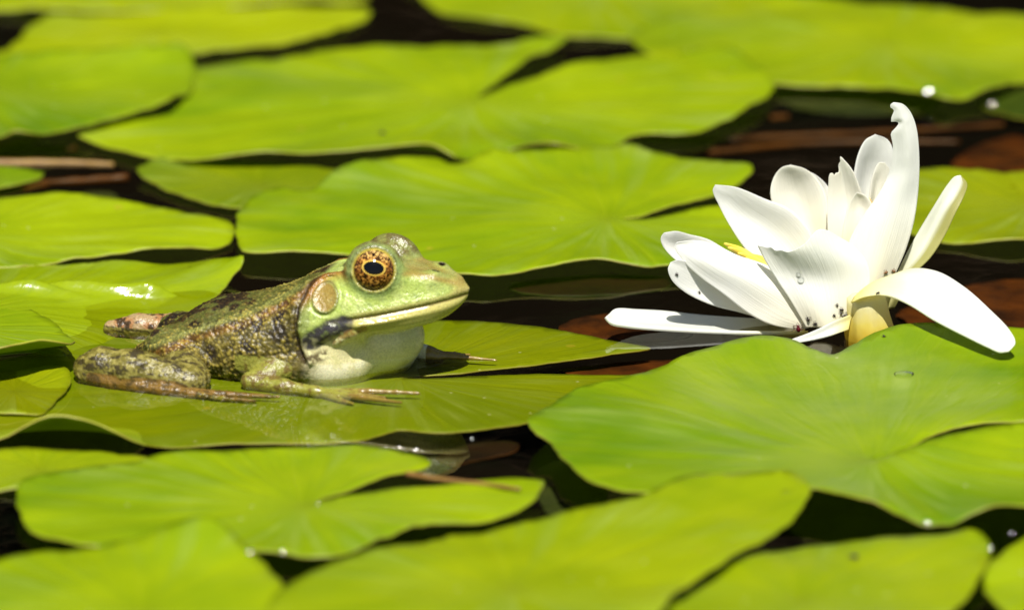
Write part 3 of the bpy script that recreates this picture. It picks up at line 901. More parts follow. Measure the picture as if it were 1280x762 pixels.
# lips: cream band under a thin brown line
hd = mixf(hd, C(.42, .36, .12), np.exp(-((u - umv - .09) / .07) ** 2) * sstep(.2, .8, f) * .75)
jaw = sstep(.02, -.02, u - umv) * sstep(.15, .5, f)
hd = mixf(hd, C(.52, .475, .14), jaw)
throat = sstep(-.36, -.46, u - umv)
hd = mixf(hd, C(.82, .76, .40), throat * (f > -.7))
hd = mixf(hd, C(.52, .52, .16), throat * sstep(.52, .64, n2) * .35)
hd = mixf(hd, C(.10, .045, .012), np.exp(-((u - umv) / .030) ** 2) * sstep(-.1, .5, f) * .85)
hd = mixf(hd, C(.09, .05, .015), np.exp(-((u - umv + .02) / .07) ** 2) * sstep(-.3, .0, f) * (1 - sstep(.35, .65, f)) * .8)
hm = inhead * sstep(-.10, .08, np.where(u > .4, f - np.interp(u, [s_[1] for s_ in SUP[::-1]][:-1], [s_[0] for s_ in SUP[::-1]][:-1]), -1))
hm = np.where((u > 2.55), sstep(-.2, .5, f), hm)
rgb = mixf(rgb, hd, hm)
# fold over the ear: rusty above, dark line behind
sidev = as_ > .6
rgb = mixf(rgb, C(.36, .155, .02), sidev * np.exp(-(supd / .16) ** 2) * sstep(1.6, 2.1, u))
rgb = mixf(rgb, C(.05, .028, .010), sidev * np.exp(-(poly_dist(f + .11, u + .01, SUP) / .065) ** 2) * (u > .5) * .9)
# ear drum
rh = np.hypot(f - TY[0], u - TY[1])
rgb = mixf(rgb, C(.29, .20, .04), sidev * sstep(TY[2], TY[2] - .04, rh))
rgb = mixf(rgb, C(.30, .24, .06), sidev * sstep(.24, .02, np.hypot(f - TY[0] - .10, u - TY[1] - .02)) * .8 * sstep(.3, .6, n3))
rgb = mixf(rgb, C(.10, .06, .02), sidev * np.exp(-((rh - TY[2] - .01) / .022) ** 2) * .8)
# pouch
pd = poly_dist(f, u, [(-.48, .98), (-.05, 1.28), (.32, 1.44)])
rgb = mixf(rgb, C(.045, .04, .045), sidev * sstep(.27, .19, pd) * (.7 + .3 * sstep(.35, .55, n3)))
pd2 = poly_dist(f, u, [(.1, .98), (.45, 1.22), (.8, 1.36)])
rgb = mixf(rgb, C(.30, .17, .04), sidev * sstep(.13, .05, pd2) * .8 * sstep(.35, .5, n3))
rgb = mixf(rgb, C(.07, .04, .012), sidev * sstep(.22, .05, poly_dist(f, u, [(-.62, .5), (-.2, .62)])) * sstep(.4, .55, n3) * .9)
# eye lids
for sd in (1, -1):
    axv = np.array((.20, .93 * sd, .24)); axv /= np.linalg.norm(axv)
    EYE_C = EYES[sd]
    q = np.c_[f - EYE_C[0], s - EYE_C[1] * sd, u - EYE_C[2]]
    w_ = q @ axv
    rr = np.sqrt(np.maximum((q ** 2).sum(1) - w_ ** 2, 0))
    near_eye = (np.sqrt((q ** 2).sum(1)) < .85)
    lid = near_eye * sstep(-.28, -.05, w_) * sstep(.75, .62, rr)
    rgb = mixf(rgb, C(.24, .33, .10), lid * .8)
    lidtop = near_eye * sstep(.12, .38, q[:, 2]) * sstep(.30, .05, w_)
    rgb = mixf(rgb, mixf(np.tile(C(.20, .205, .05), (nv, 1)), C(.12, .09, .025), sstep(.42, .6, n3)), lidtop * .85)
    rgb = mixf(rgb, C(.36, .31, .06), near_eye * sstep(.555, .525, rr) * sstep(.12, .18, w_) * .9)
    rgb = mixf(rgb, C(.05, .04, .012), near_eye * np.exp(-((rr - .572) / .018) ** 2) * sstep(.02, .10, w_) * (.35 + .6 * sstep(.4, .55, n3)))
    rgb = mixf(rgb, C(.03, .02, .01), (np.hypot(np.hypot(f - 2.3, (s - .31 * sd)), u - 2.56) < .14) * sstep(.135, .09, np.hypot(np.hypot(f - 2.3, s - .31 * sd), u - 2.56)))
# legs
lg = mixf(np.tile(C(.23, .195, .030), (nv, 1)), C(.40, .345, .08), sstep(.45, .60, n3))
n5 = fbm(co * np.array((.45, 1.5, 1.5)), 8, 21, 3)
lg = mixf(lg, C(.045, .030, .010), sstep(.51, .58, n5 * .7 + n4 * .3) * .9)
rgb[hind2] = lg[hind2]
pale = hindfar & (u > .1)
pl_ = mixf(np.tile(C(.52, .36, .17), (nv, 1)), C(.50, .22, .07), sstep(.48, .62, n2) * .8)
pl_ = mixf(pl_, C(.08, .045, .015), sstep(.56, .62, n2 * .5 + n3 * .5))
rgb[pale] = pl_[pale]
ft = mixf(np.tile(C(.20, .115, .02), (nv, 1)), C(.09, .055, .012), sstep(.45, .6, n3))
rgb[foot] = ft[foot]
fr = mixf(np.tile(C(.25, .245, .035), (nv, 1)), C(.15, .105, .02), sstep(.5, .66, n3))
fr = mixf(fr, C(.26, .16, .03), sstep(.4, 1.2, f) * .7)
rgb[fore] = fr[fore]
# warts
wartmask = (f < -.65) & (u > -.1) & (~foot) & (~hind2) & (~fore)
rough_k = np.where(wartmask, 1.0, 0.0)
cand = np.where(wartmask & (rng.random(nv) < .3))[0]
rng.shuffle(cand)
kd = kdtree.KDTree(len(cand)); chosen = []
grid = {}
for i in cand:
    key = tuple((co[i] / .10).astype(int))
    ok = True
    for dx in (-1, 0, 1):
        for dy in (-1, 0, 1):
            for dz in (-1, 0, 1):
                for j in grid.get((key[0] + dx, key[1] + dy, key[2] + dz), ()):
                    if ((co[i] - co[j]) ** 2).sum() < .074 ** 2:
                        ok = False
    if ok:
        grid.setdefault(key, []).append(i); chosen.append(i)
kd = kdtree.KDTree(len(chosen))
for i in chosen:
    kd.insert(co[i], i)
kd.balance()
wsize = {i: rng.uniform(.020, .050) for i in chosen}
bumpv = np.zeros(nv)
for i in np.where(wartmask)[0]:
    _, j, d = kd.find(co[i])
    ww = wsize[j]
    bumpv[i] = math.exp(-(d / ww) ** 2) * ww
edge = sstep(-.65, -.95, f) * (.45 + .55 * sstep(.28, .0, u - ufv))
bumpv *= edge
smoothk = np.maximum(thr, hm * np.maximum(throat, jaw))
n4 = n4 * (1 - .85 * smoothk) + .5 * .85 * smoothk
disp = bumpv * .85 + (n4 - .5) * .025 * (f < -.5) + (n3 - .5) * .05 * ((f < -.6) & (~hind2) & (~fore) & (~foot)) + (n4 - .5) * .008
wm = np.clip(bumpv / .035, 0, 1)
rgb = mixf(rgb, C(.56, .44, .07), sstep(.35, .9, wm) * .8 * sstep(.36, .5, n2))
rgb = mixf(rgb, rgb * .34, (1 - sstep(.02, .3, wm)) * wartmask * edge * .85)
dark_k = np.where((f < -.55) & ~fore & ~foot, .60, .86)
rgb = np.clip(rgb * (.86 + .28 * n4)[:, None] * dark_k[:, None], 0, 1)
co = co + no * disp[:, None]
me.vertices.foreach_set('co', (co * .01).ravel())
ca = me.color_attributes.new('skin', 'FLOAT_COLOR', 'POINT')
ca.data.foreach_set('color', np.c_[rgb, np.ones(nv)].astype(np.float32).ravel())
wet = np.clip(sstep(.5, -.1, u) * .7 + (hm > .5) * .75 + hind2 * .15, 0, 1)
wa = me.attributes.new('wet', 'FLOAT', 'POINT')
wa.data.foreach_set('value', wet.astype(np.float32))
gr = me.attributes.new('grain', 'FLOAT', 'POINT')
gr.data.foreach_set('value', np.clip(1 - np.maximum(thr, hm * np.maximum(throat, jaw)) * .9, 0, 1).astype(np.float32))
me.polygons.foreach_set('use_smooth', [True] * len(me.polygons))

def frog_skin():
    N = NB('frog_skin')
    at = N.n('ShaderNodeAttribute', attribute_name='skin')
    wt = N.n('ShaderNodeAttribute', attribute_name='wet')
    oc = N.n('ShaderNodeTexCoord').outputs['Object']
    nz = N.noise(oc, 2600, 3, .6)
    c = N.mix(1.0, at.outputs['Color'], N.ramp(nz, [(.3, (.72, .72, .72)), (.7, (1.22, 1.22, 1.22))]), 'MULTIPLY')
    N.l(c, N.b.inputs['Base Color'])
    N.l(N.math('ADD', N.math('MULTIPLY', wt.outputs['Fac'], -.17), N.math('MULTIPLY_ADD', N.noise(oc, 900, 2), .22, .29)), N.b.inputs['Roughness'])
    vo = N.n('ShaderNodeTexVoronoi')
    vo.inputs['Scale'].default_value = 1500
    N.l(oc, vo.inputs['Vector'])
    h = N.math('ADD', N.math('MULTIPLY', vo.outputs['Distance'], .5), N.math('MULTIPLY', nz, .5))
    ga = N.n('ShaderNodeAttribute', attribute_name='grain')
    N.l(N.bump(N.math('MULTIPLY', h, ga.outputs['Fac']), .5, .0004), N.b.inputs['Normal'])
    N.b.inputs['Subsurface Weight'].default_value = .12
    N.b.inputs['Subsurface Radius'].default_value = (1, .6, .25)
    N.b.inputs['Subsurface Scale'].default_value = .0012
    return N.m
me.materials.append(frog_skin())
body = bpy.data.objects.new('body', me)
col.objects.link(body); body.parent = frog

def eye_material():
    N = NB('frog_eye')
    oc = N.n('ShaderNodeTexCoord').outputs['Object']
    sep = N.n('ShaderNodeSeparateXYZ'); N.l(oc, sep.inputs[0])
    k = 100 / EYE_R
    x, y, z = (N.math('MULTIPLY', sep.outputs[i], k) for i in range(3))
    q = lambda a, b: N.math('SQRT', N.math('ADD', N.math('POWER', N.math('MULTIPLY', x, 1 / a), 2), N.math('POWER', N.math('MULTIPLY', N.math('SUBTRACT', y, .10), 1 / b), 2)))
    rp = q(.42, .27)
    ri = N.math('SQRT', N.math('ADD', N.math('MULTIPLY', x, x), N.math('MULTIPLY', y, y)))
    vo = N.n('ShaderNodeTexVoronoi'); vo.inputs['Scale'].default_value = 1900
    N.l(oc, vo.inputs['Vector'])
    nz = N.math('ADD', N.math('MULTIPLY', N.noise(oc, 1700, 4, .7), .8), N.math('MULTIPLY', vo.outputs['Distance'], .25))
    fleck = N.ramp(nz, [(.49, (.006, .003, .002)), (.56, (.22, .07, .008)), (.66, (.64, .34, .07))])
    hi = N.math('MULTIPLY', N.math('SUBTRACT', y, .35), 2.2, clamp=True)
    fleck = N.mix(N.math('MULTIPLY', hi, N.math('GREATER_THAN', nz, .55)), fleck, (.70, .48, .16))
    dk = N.math('MULTIPLY', N.math('SUBTRACT', ri, .70), 5, clamp=True)
    c = N.mix(N.math('MULTIPLY', dk, .45), fleck, (.02, .01, .005))
    c = N.mix(N.math('LESS_THAN', N.math('ADD', rp, N.math('MULTIPLY', nz, .12)), 1.30), c, (.60, .40, .07))
    c = N.mix(N.math('LESS_THAN', rp, 1.06), c, (.003, .003, .004))
    c = N.mix(N.math('GREATER_THAN', N.math('ADD', ri, N.math('MULTIPLY', nz, .03)), .868), c, (.36, .28, .04))
    N.l(c, N.b.inputs['Base Color'])
    N.b.inputs['Roughness'].default_value = .10
    N.b.inputs['IOR'].default_value = 1.34
    N.b.inputs['Coat Weight'].default_value = 0
    N.b.inputs['Coat Roughness'].default_value = .03
    return N.m
em = eye_material()
for sd in (1, -1):
    bm = bmesh.new()
    bmesh.ops.create_uvsphere(bm, u_segments=64, v_segments=40, radius=EYE_R / 100)
    em_ = bpy.data.meshes.new('eye'); bm.to_mesh(em_); bm.free()
    em_.materials.append(em)
    em_.polygons.foreach_set('use_smooth', [True] * len(em_.polygons))
    e = bpy.data.objects.new('eye', em_); col.objects.link(e); e.parent = frog
    zv = Vector((.20, -.93 * sd, .24)).normalized()
    upv = Vector((0, 0, 1)); xv = upv.cross(zv).normalized(); yv = zv.cross(xv)
    tilt = Matrix.Rotation(R(-8 * sd), 3, zv)
    m3 = Matrix((tilt @ xv, tilt @ yv, zv)).transposed()
    EYE_C = EYES[sd]
    e.matrix_local = Matrix.Translation(Vector((EYE_C[0], -EYE_C[1] * sd, EYE_C[2])) * .01) @ m3.to_4x4()

# ------------------------------------------------------------------ water lily
BASE = on_z(1075, 412, 0)
Y0 = BASE.y
lily = tag(empty('water_lily', (BASE.x, BASE.y, 0)), 'open white water lily with torn petals leaning towards the left', 'flower')
PET = []

def petal(name, L, Rr, bulge=.25, mat='petal', back=None, thick=.0003, label=None, wave=.07, rows=8, cols=25, top=None, nicks=()):
    """two outline edges from foot to tip: (px, py, cm behind the flower's foot)"""
    def world(pts):
        return np.array([tuple(on_y(p[0], p[1], Y0 + p[2] / 100)) for p in pts])
    A, Bq = crom(world(L), rows, False), crom(world(Rr), rows, False)
    n = max(len(A), len(Bq))
    def even0(Q, n):
        d = np.r_[0, np.cumsum(np.linalg.norm(np.diff(Q, axis=0), axis=1))]
        return np.c_[[np.interp(np.linspace(0, 1, n), d / d[-1], Q[:, k]) for k in range(3)]].T
    def even(Q, n):
        d = np.r_[0, np.cumsum(np.linalg.norm(np.diff(Q, axis=0), axis=1))]
        d /= d[-1]
        t = np.linspace(0, 1, n)
        t = 1 - (1 - t) ** 1.35
        return np.c_[[np.interp(t, d, Q[:, k]) for k in range(3)]].T
    n = 84
    A, Bq = even(A, n), even(Bq, n)
    mid = (A + Bq) / 2
    tg = np.gradient(mid, axis=0)
    ac = Bq - A
    nr = np.cross(ac, tg)
    ln = np.linalg.norm(nr, axis=1)[:, None]
    nr = nr / (ln + 1e-12)
    # steady normal near tip and foot
    for _ in range(12):
        nr[1:-1] = (nr[:-2] + nr[1:-1] + nr[2:]) / 3
    nr[-6:] = nr[-7]; nr[0] = nr[1]
    nr /= np.linalg.norm(nr, axis=1)[:, None]
    wd = np.linalg.norm(ac, axis=1)
    V, UV = [], []
    sd = rng.uniform(0, 9)
    ws = np.minimum(wd, .02)
    ws = np.convolve(np.pad(ws, 14, mode='edge'), np.ones(29) / 29, 'valid')
    ws = ws * sstep(0, .4, 1 - np.linspace(0, 1, n)) if top is None else ws
    if top is not None:
        Tq = even0(crom(world(top), rows, False), cols)
    for i in range(n):
        t = i / (n - 1)
        for j in range(cols):
            q = j / (cols - 1)
            prof = math.sin(math.pi * q) ** 1.6
            tc_ = (Tq[j] - (A[-1] * (1 - q) + Bq[-1] * q)) * t ** 3 if top is not None else 0
            for (nt, nw, nd) in nicks:
                xx = (t - nt) / nw
                if abs(xx) < 1:
                    tc_ = tc_ + (Bq[i] - A[i]) * nd * (1 - abs(xx)) ** .6 * (1 if xx > 0 else 1) * (1 - q) ** 1.6
            wv = wave / 100 * math.sin(7 * t + sd + 2.5 * q) * prof * min(1, wd[i] / .01)
            V.append(A[i] * (1 - q) + Bq[i] * q + tc_ + nr[i] * (-prof * bulge * ws[i] + wv))
            UV.append((q, t))
    F = []
    for i in range(n - 1):
        for j in range(cols - 1):
            F.append((i*cols + j, i*cols + j + 1, (i+1)*cols + j + 1, (i+1)*cols + j))
    V = [Vector(v) - BASE for v in V]
    o = mesh_obj(name, V, F, [M[mat], M[back or mat]], parent=lily)
    uvl = o.data.uv_layers.new(name='UVMap')
    for li, lp in enumerate(o.data.loops):
        uvl.data[li].uv = UV[lp.vertex_index]
    bm = bmesh.new(); bm.from_mesh(o.data)
    bmesh.ops.remove_doubles(bm, verts=bm.verts, dist=.00004)
    bm.to_mesh(o.data); bm.free()
    sm = o.modifiers.new('thickness', 'SOLIDIFY')
    sm.thickness, sm.offset = thick, 0
    sm.material_offset = 1 if back else 0
    if label:
        o['label'] = label
    PET.append(o)
    return o

# petals, back to front.  bulge > 0 bends the middle away from the viewer when L is the left edge
petal('petal', [(1072, 330, .9), (1066, 270, 1.2), (1067, 222, 1.4), (1073, 192, 1.5), (1082, 175, 1.6), (1094, 168, 1.7)],
      [(1098, 330, 1.2), (1108, 270, 1.6), (1116, 225, 1.8), (1118, 195, 1.8), (1110, 175, 1.8), (1094, 168, 1.7)], .22, label='upright inner petal shaded on its right half')
petal('petal', [(1062, 330, .5), (1078, 285, .7), (1086, 250, .8), (1090, 222, .9), (1098, 204, 1.0), (1106, 203, 1.0)],
      [(1085, 330, .5), (1097, 285, .9), (1105, 250, 1.0), (1110, 228, 1.0), (1112, 212, 1.0), (1106, 203, 1.0)], .22, 'petal_cream', label='small curled inner petal')
petal('petal', [(1020, 350, 1.5), (1004, 300, 1.9), (1002, 262, 2.1), (1003, 235, 2.2), (1006, 218, 2.2), (1010, 214, 2.2)],
      [(1046, 350, 1.5), (1046, 290, 1.9), (1042, 250, 2.1), (1034, 232, 2.2), (1020, 219, 2.2), (1010, 214, 2.2)], .2)
petal('petal', [(1030, 360, 1.0), (985, 310, 1.4), (970, 270, 1.7), (963, 240, 1.8), (968, 220, 1.9), (978, 209, 1.9), (988, 206, 1.9)],
      [(1060, 360, 1.0), (1044, 310, 1.3), (1036, 275, 1.6), (1033, 245, 1.8), (1022, 224, 1.9), (1006, 211, 1.9), (988, 206, 1.9)], .22, 'petal_cream', label='broad rounded petal standing at the back')
petal('petal', [(1046, 370, .4), (1037, 320, .7), (1034, 270, .9), (1035, 240, 1.0), (1036, 222, 1.0)],
      [(1074, 370, .3), (1084, 320, .5), (1085, 275, .7), (1080, 250, .85), (1074, 232, .9), (1068, 217, .95)], .2, 'petal_cream', label='petal with a bitten tip in the middle', cols=41,
      top=[(1036, 222, 1.0), (1038, 217, 1.0), (1041, 217, 1.0), (1043, 220, 1.0), (1045, 217, 1.0), (1048, 217, 1.0), (1049, 212, 1.0), (1048, 207, 1.0), (1050, 203, 1.0), (1050, 197, 1.0), (1055, 201, 1.0), (1061, 207, 1.0), (1068, 217, .95)])
petal('petal', [(1020, 385, .4), (965, 345, .6), (935, 315, .7), (913, 283, .8), (899, 257, .9), (891, 238, .9), (894, 231, .9)],
      [(1052, 362, .8), (1024, 318, 1.0), (1012, 288, 1.1), (988, 262, 1.1), (955, 248, 1.1), (920, 234, 1.0), (894, 231, .9)], .18, label='large broad petal opening to the left')
petal('petal', [(985, 400, .5), (930, 372, .5), (880, 345, .5), (845, 325, .5), (829, 308, .5), (826, 298, .5), (830, 291, .5)],
      [(1000, 372, 1.2), (950, 338, 1.2), (915, 317, 1.1), (885, 299, 1.0), (862, 293, .8), (845, 289, .6), (830, 291, .5)], .25, label='left petal behind the low one, tip rounded')
petal('petal', [(990, 414, .3), (935, 393, .0), (890, 381, -.3), (858, 366, -.5), (840, 350, -.6), (835, 336, -.6), (838, 328, -.55)],
      [(1010, 392, .6), (950, 368, .3), (905, 343, 0), (878, 332, -.2), (858, 326, -.4), (846, 325, -.5), (838, 328, -.55)], .12, label='low white petal touching the water at the left')
petal('petal', [(1000, 412, -.8), (965, 406, -.8), (936, 392, -.7), (905, 368, -.6), (874, 345, -.5), (855, 327, -.4), (843, 308, -.3), (846, 303, -.3)],
      [(1045, 400, -.7), (1012, 366, -.55), (985, 345, -.42), (955, 330, -.32), (922, 319, -.25), (895, 306, -.25), (868, 300, -.25), (846, 303, -.3)], -.12, label='front left petal with a folded tip')
petal('petal', [(1008, 409, -.95), (986, 372, -.85), (968, 345, -.72), (956, 325, -.68), (947, 307, -.64)],
      [(1062, 405, -.8), (1080, 378, -.7), (1088, 350, -.58), (1084, 328, -.54), (1066, 306, -.5)], -.12, label='torn front petal with a ragged top edge', cols=49, wave=.10,
      top=[(947, 307, -.64), (953, 307, -.68), (959, 309, -.7), (964, 308, -.74), (969, 312, -.74), (976, 311, -.76), (983, 313, -.76), (990, 311, -.76), (998, 307, -.75), (1006, 301, -.74), (1012, 294, -.73), (1018, 288, -.72), (1024, 285, -.7), (1034, 287, -.66), (1046, 294, -.6), (1066, 306, -.5)])
petal('petal', [(1052, 340, .2), (1052, 300, .35), (1057, 270, .45), (1064, 250, .5), (1071, 240, .5)],
      [(1082, 330, .1), (1092, 290, .3), (1092, 262, .42), (1084, 246, .5), (1071, 240, .5)], .2, 'petal_cream', label='short inner petal beside the pale stamens')
petal('petal', [(1050, 405, -.4), (1050, 350, -.2), (1062, 300, 0), (1080, 268, .1), (1098, 243, .2), (1109, 222, .3), (1115, 200, .3), (1116, 182, .3), (1113, 165, .3), (1114, 150, .3), (1114, 138, .3), (1113, 131, .3), (1117, 128, .3)],
      [(1105, 380, -.2), (1118, 345, 0), (1132, 312, .1), (1142, 278, .2), (1147, 245, .3), (1149, 215, .3), (1149, 195, .3), (1148, 178, .3), (1146, 162, .3), (1142, 148, .3), (1136, 137, .3), (1128, 130, .3), (1117, 128, .3)], -.14, label='tallest petal, its tip nibbled on the left',
      cols=41, nicks=[(.80, .030, .40), (.895, .030, .22)])
petal('sepal', [(1098, 385, .3), (1120, 345, .5), (1133, 318, .6), (1148, 290, .8), (1168, 257, .9), (1185, 230, 1.0), (1193, 221, 1.0), (1201, 219, 1.0)],
      [(1118, 385, .3), (1140, 345, .1), (1163, 322, .2), (1180, 296, .4), (1195, 265, .6), (1205, 245, .8), (1209, 230, .9), (1201, 219, 1.0)], -.22, 'sepal_tall', 'sepal_back', label='slender sepal reaching up to the right, greenish behind')
petal('sepal', [(1064, 378, -1.28), (1080, 371, -1.38), (1104, 369, -1.45), (1133, 379, -1.95), (1169, 401, -2.6), (1204, 419, -3.2), (1235, 434, -3.75), (1250, 440, -4.0), (1261, 439, -4.0)],
      [(1078, 368, -.5), (1092, 355, -.4), (1115, 344, -.4), (1142, 336, -.7), (1172, 340, -1.0), (1205, 359, -1.6), (1238, 388, -2.5), (1262, 413, -3.4), (1269, 429, -3.85), (1261, 439, -4.0)], .12, 'sepal', 'sepal', .0005, label='broad sepal arching down onto the big pad')
petal('sepal', [(1010, 416, -.4), (941, 416, -.6), (874, 414, -.7), (820, 411, -.7), (785, 408, -.6), (764, 404, -.5), (757, 396, -.4)],
      [(1005, 402, .8), (932, 399, .7), (874, 395, .7), (830, 390, .6), (795, 388, .4), (770, 387, .1), (757, 396, -.4)], .12, 'sepal', 'sepal', .0009, label='long sepal floating flat on the water')
petal('sepal', [(1060, 412, -1.2), (1036, 420, -1.5), (1010, 426, -1.7), (994, 428, -1.8), (984, 426, -1.8)],
      [(1066, 392, -1.0), (1045, 400, -1.2), (1020, 412, -1.5), (1000, 420, -1.7), (984, 426, -1.8)], .1, 'sepal', 'sepal', .0006, label='narrow sepal trailing in the water in front')

def lathe(prof, seg, mat, name, parent, loc=(0, 0, 0)):
    V, F = [], []
    for r_, z_ in prof:
        for k in range(seg):
            a = 2 * math.pi * k / seg
            V.append((r_ * math.cos(a), r_ * math.sin(a), z_))
    for i in range(len(prof) - 1):
        for k in range(seg):
            F.append((i*seg + k, i*seg + (k+1) % seg, (i+1)*seg + (k+1) % seg, (i+1)*seg + k))
    o = mesh_obj(name, V, F, mat, parent, loc)
    fix_normals(o)
    return o
q = on_y(1086, 408, Y0 - .0075) - BASE
rc = lathe([(.0, -.012), (.0042, -.011), (.0054, -.006), (.0057, -.002), (.0053, .001), (.0048, .004), (.0046, .006), (.0044, .0075), (.003, .0086), (0, .0088)], 48, M['receptacle'], 'receptacle', lily, q)
for v in rc.data.vertices:                # ribbed and leaning, as the feet of the sepals run into it
    an = math.atan2(v.co.y, v.co.x)
    k = 1 + .05 * math.cos(4 * an + .6) + .02 * math.cos(9 * an)
    v.co.x *= k * 1.06; v.co.y *= k
    v.co.x += -.12 * v.co.z

def stamen(p0, p1, wd, mat):
    p0, p1 = Vector(p0), Vector(p1)
    d = (p1 - p0); L_ = d.length; d.normalize()
    a = d.cross(Vector((0, 1, .2))).normalized(); b = a.cross(d)
    V, F = [], []
    n, seg = 9, 8
    for i in range(n):
        t = i / (n - 1)
        r_ = wd * (1 - .75 * t ** 3) * (.8 + .4 * math.sin(2.6 * t))
        c_ = p0 + d * L_ * t + b * (L_ * .12 * math.sin(math.pi * t))
        for k in range(seg):
            an = 2 * math.pi * k / seg
            V.append(c_ + a * r_ * math.cos(an) + b * r_ * .45 * math.sin(an) - BASE)
    for i in range(n - 1):
        for k in range(seg):
            F.append((i*seg + k, i*seg + (k+1) % seg, (i+1)*seg + (k+1) % seg, (i+1)*seg + k))
    F.append(tuple((n-1)*seg + k for k in range(seg)))
    o = mesh_obj('stamen', V, F, mat, lily); fix_normals(o)
for (a, b, y) in (((955, 335), (905, 304), .35), ((960, 338), (910, 309), .2), ((965, 340), (922, 316), .1), ((958, 345), (918, 322), .3), ((968, 348), (932, 322), .05), ((972, 340), (940, 318), .3)):
    stamen(on_y(*a, Y0 + y / 100), on_y(*b, Y0 + y / 100), .0011, M['stamen'])
for (a, b, y) in (((1084, 275), (1076, 243), .62), ((1088, 275), (1081, 250), .6), ((1092, 270), (1086, 247), .62)):
    stamen(on_y(*a, Y0 + y / 100), on_y(*b, Y0 + y / 100), .0008, M['stamen_pale'])

# ------------------------------------------------------------------ small things lying on real surfaces
dg = bpy.context.evaluated_depsgraph_get()
trees = []
for o in list(PET) + list(PADS.values()):
    ob = o.evaluated_get(dg)
    trees.append((BVHTree.FromObject(o, dg), o))
bpy.context.view_layer.update()

def hit(px, py, only=None):
    d = ray(px, py).normalized()
    best = None
    for t, o in trees:
        mw = o.matrix_world
        inv = mw.inverted()
        loc, nor, _, dist = t.ray_cast(inv @ CAM, d, 5)
        if loc is not None and (best is None or dist < best[2]):
            best = (mw @ loc, nor.copy(), dist)
    if best is None:
        return on_z(px, py, .0005), Vector((0, 0, 1))
    p, n, _ = best
    if n.dot(d) > 0:
        n = -n
    return p, n

def bug(px, py, size, mat, label, rot, name='aphid', cat='insect', group='aphids on the water lily'):
    p, n = hit(px, py)
    bm = bmesh.new()
    for (cx, rx, ry, rz) in ((0, .5, .36, .32), (.55, .24, .22, .2)):
        bmesh.ops.create_uvsphere(bm, u_segments=14, v_segments=9, radius=1, matrix=Matrix.Translation((cx * size, 0, .36 * size)) @ Matrix.Diagonal((rx * size, ry * size, rz * size, 1)))
    for sx in (-.2, .15, .45):
        for sy in (-1, 1):
            bmesh.ops.create_cone(bm, segments=5, radius1=.045 * size, radius2=.03 * size, depth=.8 * size, cap_ends=True,
                                  matrix=Matrix.Translation((sx * size * 1.2, sy * .42 * size, .2 * size)) @ Matrix.Rotation(sy * R(62), 4, 'X') @ Matrix.Rotation(R(20 * sx), 4, 'Y'))
    for sy in (-1, 1):
        bmesh.ops.create_cone(bm, segments=5, radius1=.03 * size, radius2=.02 * size, depth=.6 * size, cap_ends=True,
                              matrix=Matrix.Translation((.95 * size, sy * .15 * size, .42 * size)) @ Matrix.Rotation(R(80), 4, 'Y') @ Matrix.Rotation(sy * R(25), 4, 'X'))
    m_ = bpy.data.meshes.new(name); bm.to_mesh(m_); bm.free()
    m_.materials.append(mat)
    m_.polygons.foreach_set('use_smooth', [True] * len(m_.polygons))
    o = bpy.data.objects.new(name, m_); col.objects.link(o)
    qz = n.to_track_quat('Z', 'X')
    o.matrix_world = Matrix.Translation(p) @ qz.to_matrix().to_4x4() @ Matrix.Rotation(rot, 4, 'Z')
    tag(o, label, cat, group)
LB = 'tiny dark aphid in the cluster at the foot of the torn front petal'
for i, (px, py, sz) in enumerate(((1046, 382, .0007), (1052, 387, .0009), (1051, 391, .0007), (1042, 394, .0007), (1057, 394, .0010), (1061, 391, .0008), (1054, 395, .0008))):
    bug(px, py, sz, M['aphid'], LB, i * 1.3)
bug(1011, 399, .0010, M['aphid'], 'dark aphid low on the front petal, left of the red mite cluster', .4)
bug(1020, 404, .0009, M['aphid'], 'dark aphid low on the front petal, between red mite and cluster', 2.0)
bug(1107, 340, .0009, M['ant'], 'brown aphid on the tallest petal, the left of two', 1.8)
bug(1117, 339, .0009, M['ant'], 'brown aphid on the tallest petal, the right of two', .9)
bug(1098, 367, .0008, M['aphid'], 'dark aphid on the yellow foot of the arching sepal', 2.5)
bug(1105, 421, .0007, M['aphid'], 'dark speck of an aphid on the back edge of the big right pad', .3)
bug(846, 343, .0007, M['aphid'], 'dark aphid on the low left petal, the higher one', 1.0)
bug(874, 366, .0006, M['aphid'], 'dark aphid on the low left petal, the lower one', .2)
bug(998, 410, .0016, M['mite'], 'plump dark red mite at the waterline of the front petal', .1, 'mite', 'mite', None)
bug(1069, 698, .0016, M['aphid'], 'black fly sitting on the bottom right pad', .7, 'fly', 'insect', None)
bug(478, 168, .0014, M['aphid'], 'black fly on the creased back pad', 2.7, 'fly', 'insect', None)

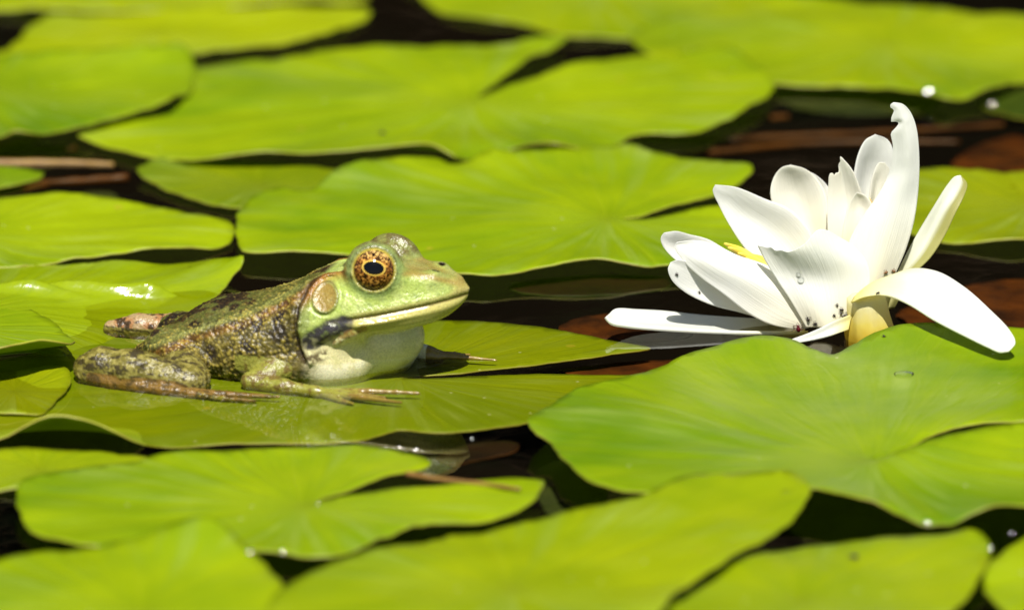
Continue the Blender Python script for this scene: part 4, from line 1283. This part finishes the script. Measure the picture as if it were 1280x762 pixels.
HALF = (S + Vector((0, -cp, sp))).normalized()
def bead(px, py, r_, label, flat=.07, group='water beads', glint=True):
    """a bead, or with glint a drop run out along the rim so that it catches the sun"""
    p, n = hit(px, py)
    if glint:
        n = HALF
    bm = bmesh.new()
    bmesh.ops.create_uvsphere(bm, u_segments=24, v_segments=16, radius=r_, matrix=Matrix.Diagonal((1, 1, flat, 1)))
    m_ = bpy.data.meshes.new('water_bead'); bm.to_mesh(m_); bm.free()
    m_.materials.append(M['bead'])
    m_.polygons.foreach_set('use_smooth', [True] * len(m_.polygons))
    o = bpy.data.objects.new('water_bead', m_); col.objects.link(o)
    up = r_ * .8 if glint else r_ * flat * .6
    o.matrix_world = Matrix.Translation(p + n * up) @ n.to_track_quat('Z', 'X').to_matrix().to_4x4()
    tag(o, label, 'water bead', group)
bead(1001, 350, .0008, 'clear water bead hanging on the torn front petal', .4, glint=False)
bead(998, 343, .0006, 'small water bead above the larger one on the torn petal', .4, glint=False)
bead(1130, 468, .0024, 'flat water drop on the big right pad', .14, glint=False)
bead(1160, 116, .0014, 'glinting bead on the rim of the wide bright pad')
bead(1240, 116, .0011, 'upper glinting bead over the dark shaded pad')
bead(1240, 131, .0010, 'lower glinting bead over the dark shaded pad')
bead(1159, 653, .0005, 'bright bead under the front lobe of the big right pad, left of the gap')
bead(1206, 651, .0005, 'bright bead under the front lobe of the big right pad, right of the gap')
bead(1238, 685, .0004, 'bright bead at the tip of the bottom right pad')
bead(312, 690, .0004, 'bright bead beside the crest of the nearest left pad')
bead(353, 690, .0004, 'bright bead on the lower edge of the cleft pad')
bead(398, 630, .0003, 'bright bead at the cleft between the two pointed lobes')
bead(499, 559, .0003, 'left one of two beads in the gap over the cleft pad')
bead(520, 562, .0004, 'right one of two beads in the gap over the cleft pad')
bead(72, 527, .0010, 'bead on the curled lip of the frog pad')
bead(983, 615, .0009, 'pale bead on the rounded tip of the bottom centre pad', .4, glint=False)
bead(1250, 652, .0003, 'small bright bead in the right gap, the higher one')
bead(1264, 667, .0004, 'small bright bead in the right gap, the lower one')
bead(590, 548, .0003, 'tiny bead on the water right of the two in the gap')
